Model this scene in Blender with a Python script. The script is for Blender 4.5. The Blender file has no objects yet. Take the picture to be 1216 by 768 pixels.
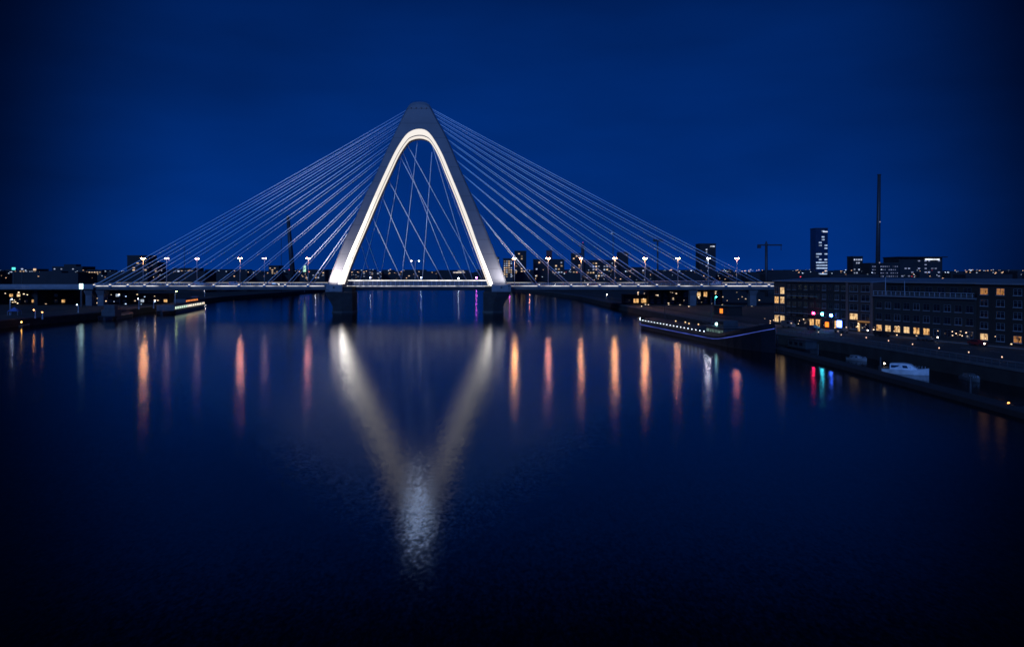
FILL_SUN = 0.95  # strength of the added fill sun for the cables
import bpy, bmesh, math, random
from mathutils import Vector, Matrix
random.seed(7)
R = math.radians
sc = bpy.context.scene
COL = sc.collection
F_PX = 954.0; CX = 608.0; HOR = 325.0; CAMZ = 20.0

def P(px, py, Y):            # a measured photo pixel at a chosen distance -> metres
    return Vector(((px - CX) * Y / F_PX, Y, CAMZ - (py - HOR) * Y / F_PX))
def G(px, py, z=0.0):        # a measured photo pixel on a level surface
    Y = (CAMZ - z) * F_PX / (py - HOR)
    return Vector(((px - CX) * Y / F_PX, Y, z))

# ------------------------------------------------------------------ materials
MATS = {}
def nt_new(name):
    m = bpy.data.materials.new(name); m.use_nodes = True
    nt = m.node_tree; nt.nodes.clear()
    out = nt.nodes.new('ShaderNodeOutputMaterial')
    return m, nt, out
def pm(name, col, rough=0.6, metal=0.0, var=0.25, scale=0.6, bump=0.0, spec=0.5):
    if name in MATS: return MATS[name]
    m, nt, out = nt_new(name)
    b = nt.nodes.new('ShaderNodeBsdfPrincipled')
    tc = nt.nodes.new('ShaderNodeTexCoord')
    n = nt.nodes.new('ShaderNodeTexNoise'); n.inputs['Scale'].default_value = scale; n.inputs['Detail'].default_value = 5
    nt.links.new(tc.outputs['Object'], n.inputs['Vector'])
    r = nt.nodes.new('ShaderNodeValToRGB')
    r.color_ramp.elements[0].position = 0.3; r.color_ramp.elements[1].position = 0.7
    r.color_ramp.elements[0].color = (*[c * (1 - var) for c in col], 1)
    r.color_ramp.elements[1].color = (*[min(1, c * (1 + var)) for c in col], 1)
    nt.links.new(n.outputs['Fac'], r.inputs['Fac'])
    nt.links.new(r.outputs['Color'], b.inputs['Base Color'])
    b.inputs['Roughness'].default_value = rough; b.inputs['Metallic'].default_value = metal
    b.inputs['Specular IOR Level'].default_value = spec
    if bump:
        bp = nt.nodes.new('ShaderNodeBump'); bp.inputs['Strength'].default_value = bump
        nt.links.new(n.outputs['Fac'], bp.inputs['Height']); nt.links.new(bp.outputs['Normal'], b.inputs['Normal'])
    nt.links.new(b.outputs['BSDF'], out.inputs['Surface'])
    MATS[name] = m; return m
def em(name, col, strength, var=0.0, scale=1.0):
    if name in MATS: return MATS[name]
    m, nt, out = nt_new(name)
    e = nt.nodes.new('ShaderNodeEmission'); e.inputs['Color'].default_value = (*col, 1)
    e.inputs['Strength'].default_value = strength
    if var:
        tc = nt.nodes.new('ShaderNodeTexCoord'); g = nt.nodes.new('ShaderNodeNewGeometry')
        n = nt.nodes.new('ShaderNodeTexNoise'); n.inputs['Scale'].default_value = scale; n.inputs['Detail'].default_value = 2
        nt.links.new(g.outputs['Position'], n.inputs['Vector'])
        mr = nt.nodes.new('ShaderNodeMapRange')
        mr.inputs['From Min'].default_value = 0.35; mr.inputs['From Max'].default_value = 0.65
        mr.inputs['To Min'].default_value = strength * (1 - var); mr.inputs['To Max'].default_value = strength * (1 + var)
        nt.links.new(n.outputs['Fac'], mr.inputs['Value']); nt.links.new(mr.outputs['Result'], e.inputs['Strength'])
    nt.links.new(e.outputs['Emission'], out.inputs['Surface'])
    MATS[name] = m; return m
def brickm(name, c1, c2, mortar):
    if name in MATS: return MATS[name]
    m, nt, out = nt_new(name)
    b = nt.nodes.new('ShaderNodeBsdfPrincipled'); tc = nt.nodes.new('ShaderNodeTexCoord')
    mp = nt.nodes.new('ShaderNodeMapping'); mp.inputs['Rotation'].default_value = (R(90), 0, 0)
    br = nt.nodes.new('ShaderNodeTexBrick'); br.inputs['Scale'].default_value = 2.2
    br.inputs['Color1'].default_value = (*c1, 1); br.inputs['Color2'].default_value = (*c2, 1); br.inputs['Mortar'].default_value = (*mortar, 1)
    nt.links.new(tc.outputs['Object'], mp.inputs['Vector']); nt.links.new(mp.outputs['Vector'], br.inputs['Vector'])
    nt.links.new(br.outputs['Color'], b.inputs['Base Color']); b.inputs['Roughness'].default_value = 0.85
    nt.links.new(b.outputs['BSDF'], out.inputs['Surface'])
    MATS[name] = m; return m

steel = pm('arch_steel', (0.175, 0.18, 0.19), 0.45, 0, 0.13, 0.10)
def add_joints(m, pitch, width, dark):      # welded panel joints every few metres
    nt = m.node_tree; b = [n for n in nt.nodes if n.type == 'BSDF_PRINCIPLED'][0]
    src = b.inputs['Base Color'].links[0].from_socket
    g = nt.nodes.new('ShaderNodeTexCoord'); sp = nt.nodes.new('ShaderNodeSeparateXYZ'); nt.links.new(g.outputs['Object'], sp.inputs['Vector'])
    d = nt.nodes.new('ShaderNodeMath'); d.operation = 'DIVIDE'; d.inputs[1].default_value = pitch; nt.links.new(sp.outputs['Z'], d.inputs[0])
    f = nt.nodes.new('ShaderNodeMath'); f.operation = 'FRACT'; nt.links.new(d.outputs['Value'], f.inputs[0])
    l = nt.nodes.new('ShaderNodeMath'); l.operation = 'LESS_THAN'; l.inputs[1].default_value = width/pitch; nt.links.new(f.outputs['Value'], l.inputs[0])
    mx = nt.nodes.new('ShaderNodeMix'); mx.data_type = 'RGBA'; mx.blend_type = 'MULTIPLY'; mx.inputs['B'].default_value = (dark,dark,dark,1)
    nt.links.new(l.outputs['Value'], mx.inputs['Factor']); nt.links.new(src, mx.inputs['A']); nt.links.new(mx.outputs['Result'], b.inputs['Base Color'])
add_joints(steel, 7.5, .22, .55)
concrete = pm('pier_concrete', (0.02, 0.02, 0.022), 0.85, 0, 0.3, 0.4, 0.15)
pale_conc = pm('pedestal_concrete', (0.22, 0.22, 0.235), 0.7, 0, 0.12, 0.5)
deckm = pm('deck_asphalt', (0.06, 0.06, 0.065), 0.85, 0, 0.2, 0.3)
girder = pm('girder_paint', (0.16, 0.165, 0.18), 0.6, 0, 0.2, 0.2)
fascia_m = pm('fascia_paint', (0.30, 0.30, 0.31), 0.5, 0, 0.12, 0.3)
rail_m = pm('railing_steel', (0.55, 0.56, 0.6), 0.4, 0.2, 0.1, 1)
cable_m = pm('cable_sheath', (0.74, 0.86, 1.0), 0.45, 0, 0.04, 0.2)
pole_m = pm('galvanised_pole', (0.5, 0.5, 0.5), 0.45, 0.3, 0.1, 1)
dark_metal = pm('dark_metal', (0.05, 0.05, 0.055), 0.5, 0.3, 0.2, 1)
black_hull = pm('hull_black_paint', (0.016, 0.016, 0.02), 0.35, 0, 0.3, 0.3)
white_paint = pm('white_paint', (0.38, 0.38, 0.4), 0.4, 0, 0.08, 0.8)
glassd = pm('dark_glass', (0.012, 0.016, 0.025), 0.08, 0, 0.3, 0.5, 0, 0.9)
asphalt = pm('asphalt', (0.03, 0.03, 0.033), 0.8, 0, 0.25, 0.25, 0.1)
paving = pm('paving_slabs', (0.05, 0.05, 0.053), 0.75, 0, 0.2, 0.6)
soil = pm('bank_ground', (0.02, 0.02, 0.019), 0.9, 0, 0.4, 0.08)
quay_stone = pm('quay_stone', (0.022, 0.021, 0.02), 0.9, 0, 0.4, 0.3, 0.2)
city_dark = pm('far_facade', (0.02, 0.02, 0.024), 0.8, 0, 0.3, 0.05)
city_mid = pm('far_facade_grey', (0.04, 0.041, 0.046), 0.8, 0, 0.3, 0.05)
roof_metal = pm('roof_zinc', (0.2, 0.21, 0.23), 0.4, 0.15, 0.15, 0.2)
brown_brick = brickm('dark_brown_brick', (0.024, 0.016, 0.013), (0.017, 0.011, 0.01), (0.028, 0.026, 0.024))
red_brick = brickm('red_brick', (0.075, 0.034, 0.025), (0.055, 0.025, 0.02), (0.07, 0.065, 0.06))
grey_brick = brickm('grey_brick', (0.026, 0.024, 0.025), (0.019, 0.019, 0.02), (0.032, 0.032, 0.032))
wood_deck = pm('timber_decking', (0.07, 0.058, 0.05), 0.8, 0, 0.3, 1.5)
rust = pm('rust_red_paint', (0.16, 0.035, 0.025), 0.6, 0, 0.2, 0.5)
tent_m = pm('blue_canvas', (0.05, 0.12, 0.35), 0.8, 0, 0.15, 0.8)
rubber = pm('rubber', (0.02, 0.02, 0.02), 0.8, 0, 0.1, 2)
line_m = pm('road_marking_paint', (0.7, 0.7, 0.7), 0.6, 0, 0.15, 0.8)

RIGHTDIM = .4  # weaker painted glow of the lining towards the right leg
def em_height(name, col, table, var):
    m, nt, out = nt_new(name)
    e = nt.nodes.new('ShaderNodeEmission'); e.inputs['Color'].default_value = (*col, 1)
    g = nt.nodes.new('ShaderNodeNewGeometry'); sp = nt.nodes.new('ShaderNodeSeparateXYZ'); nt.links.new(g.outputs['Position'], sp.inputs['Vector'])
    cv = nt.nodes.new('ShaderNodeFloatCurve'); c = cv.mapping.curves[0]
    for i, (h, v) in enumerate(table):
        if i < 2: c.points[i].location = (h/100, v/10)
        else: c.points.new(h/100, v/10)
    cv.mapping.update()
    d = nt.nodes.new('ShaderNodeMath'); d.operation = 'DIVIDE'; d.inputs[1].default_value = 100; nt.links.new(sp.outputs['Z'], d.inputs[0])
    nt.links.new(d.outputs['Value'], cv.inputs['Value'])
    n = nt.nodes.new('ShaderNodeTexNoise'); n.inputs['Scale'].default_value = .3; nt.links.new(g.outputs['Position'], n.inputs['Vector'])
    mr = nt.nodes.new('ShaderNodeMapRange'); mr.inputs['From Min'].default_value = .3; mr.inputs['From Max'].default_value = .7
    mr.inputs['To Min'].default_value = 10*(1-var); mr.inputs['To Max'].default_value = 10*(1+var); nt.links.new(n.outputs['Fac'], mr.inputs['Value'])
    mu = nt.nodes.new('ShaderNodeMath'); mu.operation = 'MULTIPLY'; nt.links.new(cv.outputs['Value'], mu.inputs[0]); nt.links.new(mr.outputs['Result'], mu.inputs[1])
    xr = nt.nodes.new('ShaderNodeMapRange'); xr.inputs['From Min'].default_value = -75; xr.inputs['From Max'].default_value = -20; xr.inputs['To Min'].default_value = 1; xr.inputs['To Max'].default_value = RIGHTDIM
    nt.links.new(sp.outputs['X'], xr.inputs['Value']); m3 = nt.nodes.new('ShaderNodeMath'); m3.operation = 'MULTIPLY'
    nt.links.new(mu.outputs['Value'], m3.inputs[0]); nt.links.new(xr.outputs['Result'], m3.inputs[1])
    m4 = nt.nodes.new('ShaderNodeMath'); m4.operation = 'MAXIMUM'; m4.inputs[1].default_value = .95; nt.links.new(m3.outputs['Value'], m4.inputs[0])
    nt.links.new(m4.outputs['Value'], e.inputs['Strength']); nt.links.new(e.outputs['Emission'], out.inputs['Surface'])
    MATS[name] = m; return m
E_lining = em_height('arch_glow_lining', (1.0, 0.94, 0.88), [(0,8),(100,1.1),(14,8),(28,4.6),(42,1.8),(58,1.05)], .12)  # lit lining made to glow; upward fall-off of light put into the emission
E_lining2 = em_height('arch_inner_glow', (1.0, 0.91, 0.82), [(0,1.8),(100,.9),(30,1.1),(60,.85)], .25)  # inner reveal glows in place of light falling on it
E_crown = em('crown_lamp', (0.5, 0.68, 1.0), 110)
E_rail = em('rail_led', (1.0, 0.96, 0.92), 1.35, 0.3, 0.35)
E_edge = em('deck_edge_led', (1.0, 0.96, 0.93), 0.6, 0.9, 0.12)
E_anchor = em('anchor_lamp_lens', (1.0, .92, .86), 1.6)
E_lamp = em('sodium_lamp_lens', (1.0, 0.45, 0.16), 330)
E_lamp_b = em('sodium_lamp_lens_dim', (1.0, 0.43, 0.17), 180)
E_lamp_p = em('pinkish_lamp_lens', (1.0, 0.38, 0.22), 150)
E_lamp_v = em('rosy_lamp_lens', (1.0, 0.37, 0.27), 115)
E_lamp_d = em('faint_lamp_lens', (1.0, 0.6, 0.6), 14)
E_lamp_w = em('white_lamp_lens', (0.85, 0.9, 1.0), 115)
def lit_room(name, dark, pale, strength):
    m, nt, out = nt_new(name)
    e = nt.nodes.new('ShaderNodeEmission'); e.inputs['Strength'].default_value = strength
    g = nt.nodes.new('ShaderNodeNewGeometry'); sp = nt.nodes.new('ShaderNodeSeparateXYZ'); nt.links.new(g.outputs['Position'], sp.inputs['Vector'])
    mp = nt.nodes.new('ShaderNodeMapping'); mp.inputs['Scale'].default_value = (2.4,2.4,1.3); nt.links.new(g.outputs['Position'], mp.inputs['Vector'])
    vo = nt.nodes.new('ShaderNodeTexVoronoi'); vo.inputs['Scale'].default_value = 1.0; nt.links.new(mp.outputs['Vector'], vo.inputs['Vector'])
    n = nt.nodes.new('ShaderNodeTexNoise'); n.inputs['Scale'].default_value = .8; n.inputs['Detail'].default_value = 4; nt.links.new(g.outputs['Position'], n.inputs['Vector'])
    bw2 = nt.nodes.new('ShaderNodeSeparateColor'); nt.links.new(vo.outputs['Color'], bw2.inputs['Color'])
    ad = nt.nodes.new('ShaderNodeMath'); ad.operation = 'ADD'; nt.links.new(bw2.outputs['Red'], ad.inputs[0]); nt.links.new(n.outputs['Fac'], ad.inputs[1])
    r = nt.nodes.new('ShaderNodeValToRGB'); r.color_ramp.elements[0].position = .45; r.color_ramp.elements[1].position = 1.25
    r.color_ramp.elements[1].position = .98
    r.color_ramp.elements[0].color = (*dark,1); r.color_ramp.elements[1].color = (*pale,1)
    nt.links.new(ad.outputs['Value'], r.inputs['Fac']); nt.links.new(r.outputs['Color'], e.inputs['Color']); nt.links.new(e.outputs['Emission'], out.inputs['Surface'])
    MATS[name] = m; return m
E_warm = lit_room('warm_window', (.16,.05,.012), (1.0,.55,.2), 1.0)
E_dimroom = lit_room('dim_room', (.01,.004,.002), (.75,.32,.1), .55)
E_warm2 = lit_room('pale_window', (.3,.13,.04), (1.0,.66,.32), 1.0)
E_cool = em('cool_window', (0.7, 0.82, 1.0), 0.6, 0.7, 0.2)
E_far_w = em('far_warm_window', (1.0, 0.68, 0.42), 0.7, 0.8, 0.15)
E_far_c = em('far_cool_window', (0.62, 0.72, 1.0), 0.6, 0.8, 0.15)
E_red = em('red_beacon', (1.0, 0.05, 0.12), 4)
E_orange = em('orange_sign', (1.0, 0.2, 0.02), 2.2)
E_blue = em('blue_screen', (0.10, 0.22, 1.0), 11)
E_white = em('white_light', (0.9, 0.95, 1.0), 6)
E_teal = em('teal_light', (0.05, 0.85, 0.75), 4)

# ------------------------------------------------------------------ mesh helpers
class MB:
    def __init__(s): s.v = []; s.f = []
    def quad(s, *pts):
        n = len(s.v); s.v += [tuple(p) for p in pts]; s.f.append(tuple(range(n, n + len(pts)))); return s
    def box(s, x0, x1, y0, y1, z0, z1):
        n = len(s.v)
        s.v += [(x0,y0,z0),(x1,y0,z0),(x1,y1,z0),(x0,y1,z0),(x0,y0,z1),(x1,y0,z1),(x1,y1,z1),(x0,y1,z1)]
        s.f += [tuple(n+i for i in q) for q in ((0,3,2,1),(4,5,6,7),(0,1,5,4),(1,2,6,5),(2,3,7,6),(3,0,4,7))]; return s
    def tube(s, pts, rad, n=8, caps=True):
        pts = [Vector(p) for p in pts]; rads = rad if isinstance(rad, (list, tuple)) else [rad] * len(pts)
        base = len(s.v)
        for i, p in enumerate(pts):
            d = (pts[min(i+1, len(pts)-1)] - pts[max(i-1, 0)]).normalized()
            up = Vector((0,0,1)) if abs(d.z) < 0.95 else Vector((1,0,0))
            a = d.cross(up).normalized(); b = d.cross(a).normalized()
            for k in range(n):
                t = 2*math.pi*k/n
                s.v.append(tuple(p + (a*math.cos(t) + b*math.sin(t))*rads[i]))
        for i in range(len(pts)-1):
            for k in range(n):
                k2 = (k+1) % n
                s.f.append((base+i*n+k, base+i*n+k2, base+(i+1)*n+k2, base+(i+1)*n+k))
        if caps:
            s.f.append(tuple(base+k for k in range(n))[::-1]); s.f.append(tuple(base+(len(pts)-1)*n+k for k in range(n)))
        return s
    def prism(s, poly, z0, z1):      # polygon in xy, extruded in z
        n = len(s.v); k = len(poly)
        s.v += [(p[0],p[1],z0) for p in poly] + [(p[0],p[1],z1) for p in poly]
        s.f.append(tuple(range(n, n+k))[::-1]); s.f.append(tuple(range(n+k, n+2*k)))
        for i in range(k):
            j = (i+1) % k; s.f.append((n+i, n+j, n+k+j, n+k+i))
        return s
    def loft(s, rings, closed=True, caps=True):
        n = len(s.v); k = len(rings[0])
        for r in rings: s.v += [tuple(p) for p in r]
        for i in range(len(rings)-1):
            for j in range(k if closed else k-1):
                j2 = (j+1) % k
                s.f.append((n+i*k+j, n+i*k+j2, n+(i+1)*k+j2, n+(i+1)*k+j))
        if caps and closed:
            s.f.append(tuple(n+j for j in range(k))[::-1]); s.f.append(tuple(n+(len(rings)-1)*k+j for j in range(k)))
        return s
    def ball(s, c, r, sx=1, sy=1, sz=1, n=8, m=5):
        rings = []
        for i in range(m+1):
            t = math.pi*(0.04+0.92*i/m); rr = math.sin(t)*r
            rings.append([(c[0]+rr*sx*math.cos(2*math.pi*k/n), c[1]+rr*sy*math.sin(2*math.pi*k/n), c[2]-math.cos(t)*r*sz) for k in range(n)])
        return s.loft(rings)
    def build(s, name, mat, parent=None, smooth=False, bevel=0):
        me = bpy.data.meshes.new(name); me.from_pydata(s.v, [], s.f)
        bm = bmesh.new(); bm.from_mesh(me)
        bmesh.ops.recalc_face_normals(bm, faces=bm.faces)
        bm.to_mesh(me); bm.free()
        me.materials.append(mat)
        if smooth:
            for p in me.polygons: p.use_smooth = True
        o = bpy.data.objects.new(name, me); COL.objects.link(o)
        if parent: o.parent = parent
        if bevel:
            b = o.modifiers.new('bevel', 'BEVEL'); b.width = bevel; b.segments = 2; b.limit_method = 'ANGLE'
        return o
def tag(o, label, cat, group=None):
    o['label'] = label; o['category'] = cat
    if group: o['group'] = group
    return o
def thing(name, label, cat, loc=(0,0,0), rz=0, group=None):
    o = bpy.data.objects.new(name, None); COL.objects.link(o); o.empty_display_size = 0.5
    o.location = loc; o.rotation_euler = (0,0,rz); return tag(o, label, cat, group)
def struct(o, kind='structure'): o['kind'] = kind; return o
def kids(o): return [c for c in bpy.data.objects if c.parent == o]
def clone(root, loc, rz=0, label=None, swap=None):
    r = root.copy(); COL.objects.link(r); r.location = loc; r.rotation_euler = (0,0,rz)
    if label: r['label'] = label
    for ch in kids(root):
        c = ch.copy(); COL.objects.link(c); c.parent = r
        for g in kids(ch):
            d = g.copy(); COL.objects.link(d); d.parent = c
            if swap and g.name.split('.')[0] == 'lens':
                d.data = g.data.copy(); d.data.materials[0] = swap
    return r
def interp(tab, t):
    for (a, x), (b, y) in zip(tab, tab[1:]):
        if a <= t <= b: return x + (y-x)*(t-a)/(b-a)
    return tab[0][1] if t < tab[0][0] else tab[-1][1]
def resample(pts, n):
    pts = [Vector((p[0], p[1])) for p in pts]; dense = []
    for i in range(len(pts)-1):
        p0 = pts[max(i-1,0)]; p1 = pts[i]; p2 = pts[i+1]; p3 = pts[min(i+2,len(pts)-1)]
        for k in range(12):
            t = k/12
            dense.append(0.5*((2*p1)+(p2-p0)*t+(2*p0-5*p1+4*p2-p3)*t*t+(3*p1-p0-3*p2+p3)*t**3))
    dense.append(pts[-1])
    L = [0]
    for a, b in zip(dense, dense[1:]): L.append(L[-1]+(b-a).length)
    out = []; j = 0
    for i in range(n):
        d = L[-1]*i/(n-1)
        while j < len(L)-2 and L[j+1] < d: j += 1
        t = (d-L[j])/max(1e-9, L[j+1]-L[j]); out.append(dense[j].lerp(dense[j+1], t))
    return out

# ------------------------------------------------------------------ water, banks
def water_mat():
    m, nt, out = nt_new('river_water')
    df = nt.nodes.new('ShaderNodeBsdfDiffuse'); df.inputs['Color'].default_value = (0.001, 0.002, 0.005, 1)
    gl = nt.nodes.new('ShaderNodeBsdfAnisotropic'); gl.distribution = 'BECKMANN'; gl.inputs['Roughness'].default_value = 0.152
    fr = nt.nodes.new('ShaderNodeFresnel'); fr.inputs['IOR'].default_value = 1.95
    mx = nt.nodes.new('ShaderNodeMixShader')
    nt.links.new(fr.outputs['Fac'], mx.inputs['Fac']); nt.links.new(df.outputs['BSDF'], mx.inputs[1]); nt.links.new(gl.outputs['BSDF'], mx.inputs[2])
    g = nt.nodes.new('ShaderNodeNewGeometry')
    def slopes(sx, sy, scale, amp, detail):
        mp = nt.nodes.new('ShaderNodeMapping'); mp.inputs['Scale'].default_value = (sx, sy, 1)
        nt.links.new(g.outputs['Position'], mp.inputs['Vector'])
        n = nt.nodes.new('ShaderNodeTexNoise'); n.inputs['Scale'].default_value = scale; n.inputs['Detail'].default_value = detail; n.inputs['Roughness'].default_value = .6
        nt.links.new(mp.outputs['Vector'], n.inputs['Vector'])
        s = nt.nodes.new('ShaderNodeVectorMath'); s.operation = 'SUBTRACT'; s.inputs[1].default_value = (0.5, 0.5, 0.5)
        nt.links.new(n.outputs['Color'], s.inputs[0])
        a = nt.nodes.new('ShaderNodeVectorMath'); a.operation = 'MULTIPLY'; a.inputs[1].default_value = (amp*.8, amp, 0)
        nt.links.new(s.outputs['Vector'], a.inputs[0]); return a.outputs['Vector']
    s1 = slopes(1.0, 0.45, 4.2, 0.058, 1)
    s2 = slopes(0.8, 0.3, 1.4, 0.018, 2)
    ad = nt.nodes.new('ShaderNodeVectorMath'); ad.operation = 'ADD'
    nt.links.new(s1, ad.inputs[0]); nt.links.new(s2, ad.inputs[1])
    ad2 = nt.nodes.new('ShaderNodeVectorMath'); ad2.operation = 'ADD'; ad2.inputs[1].default_value = (0, 0, 1)
    nt.links.new(ad.outputs['Vector'], ad2.inputs[0])
    nm = nt.nodes.new('ShaderNodeVectorMath'); nm.operation = 'NORMALIZE'
    nt.links.new(ad2.outputs['Vector'], nm.inputs[0]); nt.links.new(nm.outputs['Vector'], gl.inputs['Normal']); nt.links.new(nm.outputs['Vector'], fr.inputs['Normal'])
    nt.links.new(mx.outputs['Shader'], out.inputs['Surface'])
    return m
struct(MB().quad((-2500,-300,0),(2500,-300,0),(2500,3000,0),(-2500,3000,0)).build('river_water', water_mat()))

QX = [(-200,93),(141,90),(203,83),(238,74),(330,67),(430,60),(600,52),(730,38),(867,11),(1100,-30),(1600,-60)]
LX = [(-200,-190),(293,-188),(374,-181),(480,-200),(578,-217),(760,-212),(908,-209),(1100,-180),(1600,-140)]
def qx(Y): return interp(QX, Y)
def lx(Y): return interp(LX, Y)
def fx(Y): return 88+30*(270-Y)/84
YS = [-200,-50,60,100,141,170,203,220,238,270,300,330,380,430,500,600,660,730,800,867,1000,1100,1350,1600]
m = MB()
for a, b in zip(YS, YS[1:]): m.quad((qx(a)+1,a,3),(3500,a,3),(3500,b,3),(qx(b)+1,b,3))
struct(m.build('ground', soil))
m = MB()
for a, b in zip(YS, YS[1:]): m.quad((-3500,a,3),(lx(a)-1,a,3),(lx(b)-1,b,3),(-3500,b,3))
struct(m.build('ground', soil))
struct(MB().quad((-14000,1600,3),(14000,1600,3),(14000,15000,3),(-14000,15000,3)).build('ground', soil))
struct(MB().quad((-140,1600.5,-1),(-60,1600.5,-1),(-60,1600.5,3),(-140,1600.5,3)).build('ground', soil))
def quaywall(f, side, label):
    w = thing('quay_wall', label, 'quay wall')
    rings = [[(f(y)+side*d, y, z) for d, z in ((0,-1),(0.25,2.6),(1.05,2.6),(1.05,-1))] for y in YS]
    MB().loft(rings).build('wall', quay_stone, w)
    rings = [[(f(y)+side*d, y, z) for d, z in ((0.1,2.61),(0.1,3.08),(1.2,3.08),(1.2,2.61))] for y in YS]
    MB().loft(rings).build('coping', pm('coping_stone',(0.09,0.09,0.095),0.8,0,0.2,0.6), w)
quaywall(qx, 1, 'dark stone quay wall along the built-up bank behind the long moored barge')
quaywall(lx, -1, 'dark stone quay wall along the bank with the lit passenger ship')
# right quay: promenade, kerb, road
def strip(name, f0, f1, z, mat, ys):
    mm = MB()
    for a, b in zip(ys, ys[1:]): mm.quad((f0(a),a,z),(f1(a),a,z),(f1(b),b,z),(f0(b),b,z))
    return struct(mm.build(name, mat))
ys = list(range(60, 271, 10))
strip('promenade', lambda y: qx(y)+1.3, lambda y: qx(y)+8, 3.1, paving, ys)
strip('road', lambda y: qx(y)+8.2, lambda y: fx(y)-5, 3.008, asphalt, ys)
strip('pavement', lambda y: fx(y)-4.8, lambda y: fx(y)+3, 3.12, paving, ys)
mm = MB()
for off, f in ((8, qx), ):
    mm.loft([[(f(y)+off+d, y, z) for d, z in ((0,2.9),(0,3.13),(0.2,3.13),(0.2,2.9))] for y in ys])
mm.loft([[(fx(y)-5+d, y, z) for d, z in ((0,2.9),(0,3.13),(0.2,3.13),(0.2,2.9))] for y in ys])
struct(mm.build('kerb', pm('kerb_stone',(0.25,0.25,0.25),0.8,0,0.2,1)))
mm = MB()
for y in range(70, 268, 8):
    c = lambda y: (qx(y)+8.2+fx(y)-5)/2
    mm.quad((c(y)-.08,y,3.013),(c(y)+.08,y,3.013),(c(y+3)+.08,y+3,3.013),(c(y+3)-.08,y+3,3.013))
struct(mm.build('road_markings', line_m))
ys2 = [270,300,330,380,430,500,600,700]
strip('promenade', lambda y: qx(y)+1.3, lambda y: qx(y)+9, 3.02, paving, ys2)
strip('road', lambda y: qx(y)+14, lambda y: qx(y)+24, 3.01, asphalt, ys2)
ysl = [200,250,293,330,374,430,480]
strip('promenade', lambda y: lx(y)-26, lambda y: lx(y)-1.4, 3.02, asphalt, ysl)

# ------------------------------------------------------------------ the bridge
YB = 415.0; DZ = 13.6
br = thing('arch_bridge', 'white cable-stayed bridge with a tall glowing pointed arch over the dark river', 'bridge', (0, YB, 0))
def BP(px, py, Y=YB):
    p = P(px, py, Y); return Vector((p.x, p.y-YB, p.z))
outer = [(388,339),(399.6,308),(410,283),(422.5,258),(435,229),(445,210),(458,181),(469,158),(480,135),(485.5,125.5),(490,122),(498,121),(506,122),(510.5,125.5),
         (517,138),(530,162),(541,188),(553.5,217),(564.5,242),(575,268),(585.5,295),(596,321),(603,339)]
cA = [(401,339),(414,304),(429,269),(443,236),(458,203),(470,178.5),(481,161.5),(489,155.3),(498,153.2),(506.5,155.3),(514,163.5),(524.6,182),(535,206.5),(546,233),(557,261),(567,289),(577.5,316),(586,339)]
cB = [(408.5,339),(421,305),(436,270),(450,237),(464.5,205),(474.5,184),(484.5,169.5),(490.5,166),(498,164.6),(505.5,166),(511.5,170),(520,184.5),(529,206.5),(540,233),(550.5,261),(561,289),(571,316),(579.5,339)]
N = 130
O_ = resample(outer, N); A_ = resample(cA, N); B_ = resample(cB, N)
DEP = 9.0
body = MB(); lin1 = MB(); lin2 = MB(); seam = MB()
RF=[]; R1=[]; R2=[]; RS=[]
for i in range(N):
    o, a, b = O_[i], A_[i], B_[i]
    ins = o.lerp(a, 0.10)
    crown = o.lerp(a, 0.45)
    RF.append([BP(a.x,a.y,YB), BP(crown.x,crown.y,YB), BP(ins.x,ins.y,YB), BP(o.x,o.y,YB+0.9), BP(o.x,o.y,YB)+Vector((0,DEP,0)), BP(b.x,b.y,YB+4)+Vector((0,DEP-4,0)), BP(b.x,b.y,YB+4)])
    ab = lambda t, d: BP(a.x+(b.x-a.x)*t, a.y+(b.y-a.y)*t, YB+4*d)
    R1.append([ab(0,0), ab(0.62,0.62)]); RS.append([ab(0.62,0.62), ab(0.66,0.72), ab(0.72,0.72)]); R2.append([ab(0.72,0.72), ab(1,1)])
arch = body.loft(RF, closed=False).build('arch', steel, br)
lin1.loft(R1, closed=False).build('glow_lining', E_lining, arch)
seam.loft(RS, closed=False).build('panel_joint', pm('joint_grey',(0.25,0.25,0.25),0.6), arch)
lin2.loft(R2, closed=False).build('glow_lining', E_lining2, arch)
# cap at the apex, small service rail on the crown
t0 = BP(486.5,123.6); t1 = BP(509.5,123.6)
mm = MB(); qs = []
for k in range(8):
    q = t0.lerp(t1, k/7); q.z += 0.9*math.sin(math.pi*k/7); qs.append(q+Vector((0,2,1.1)))
    mm.tube([q+Vector((0,2,0)), q+Vector((0,2,1.1))], 0.05, 5)
mm.tube(qs, .05, 5)
mm.build('crown_railing', dark_metal, arch)
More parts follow.
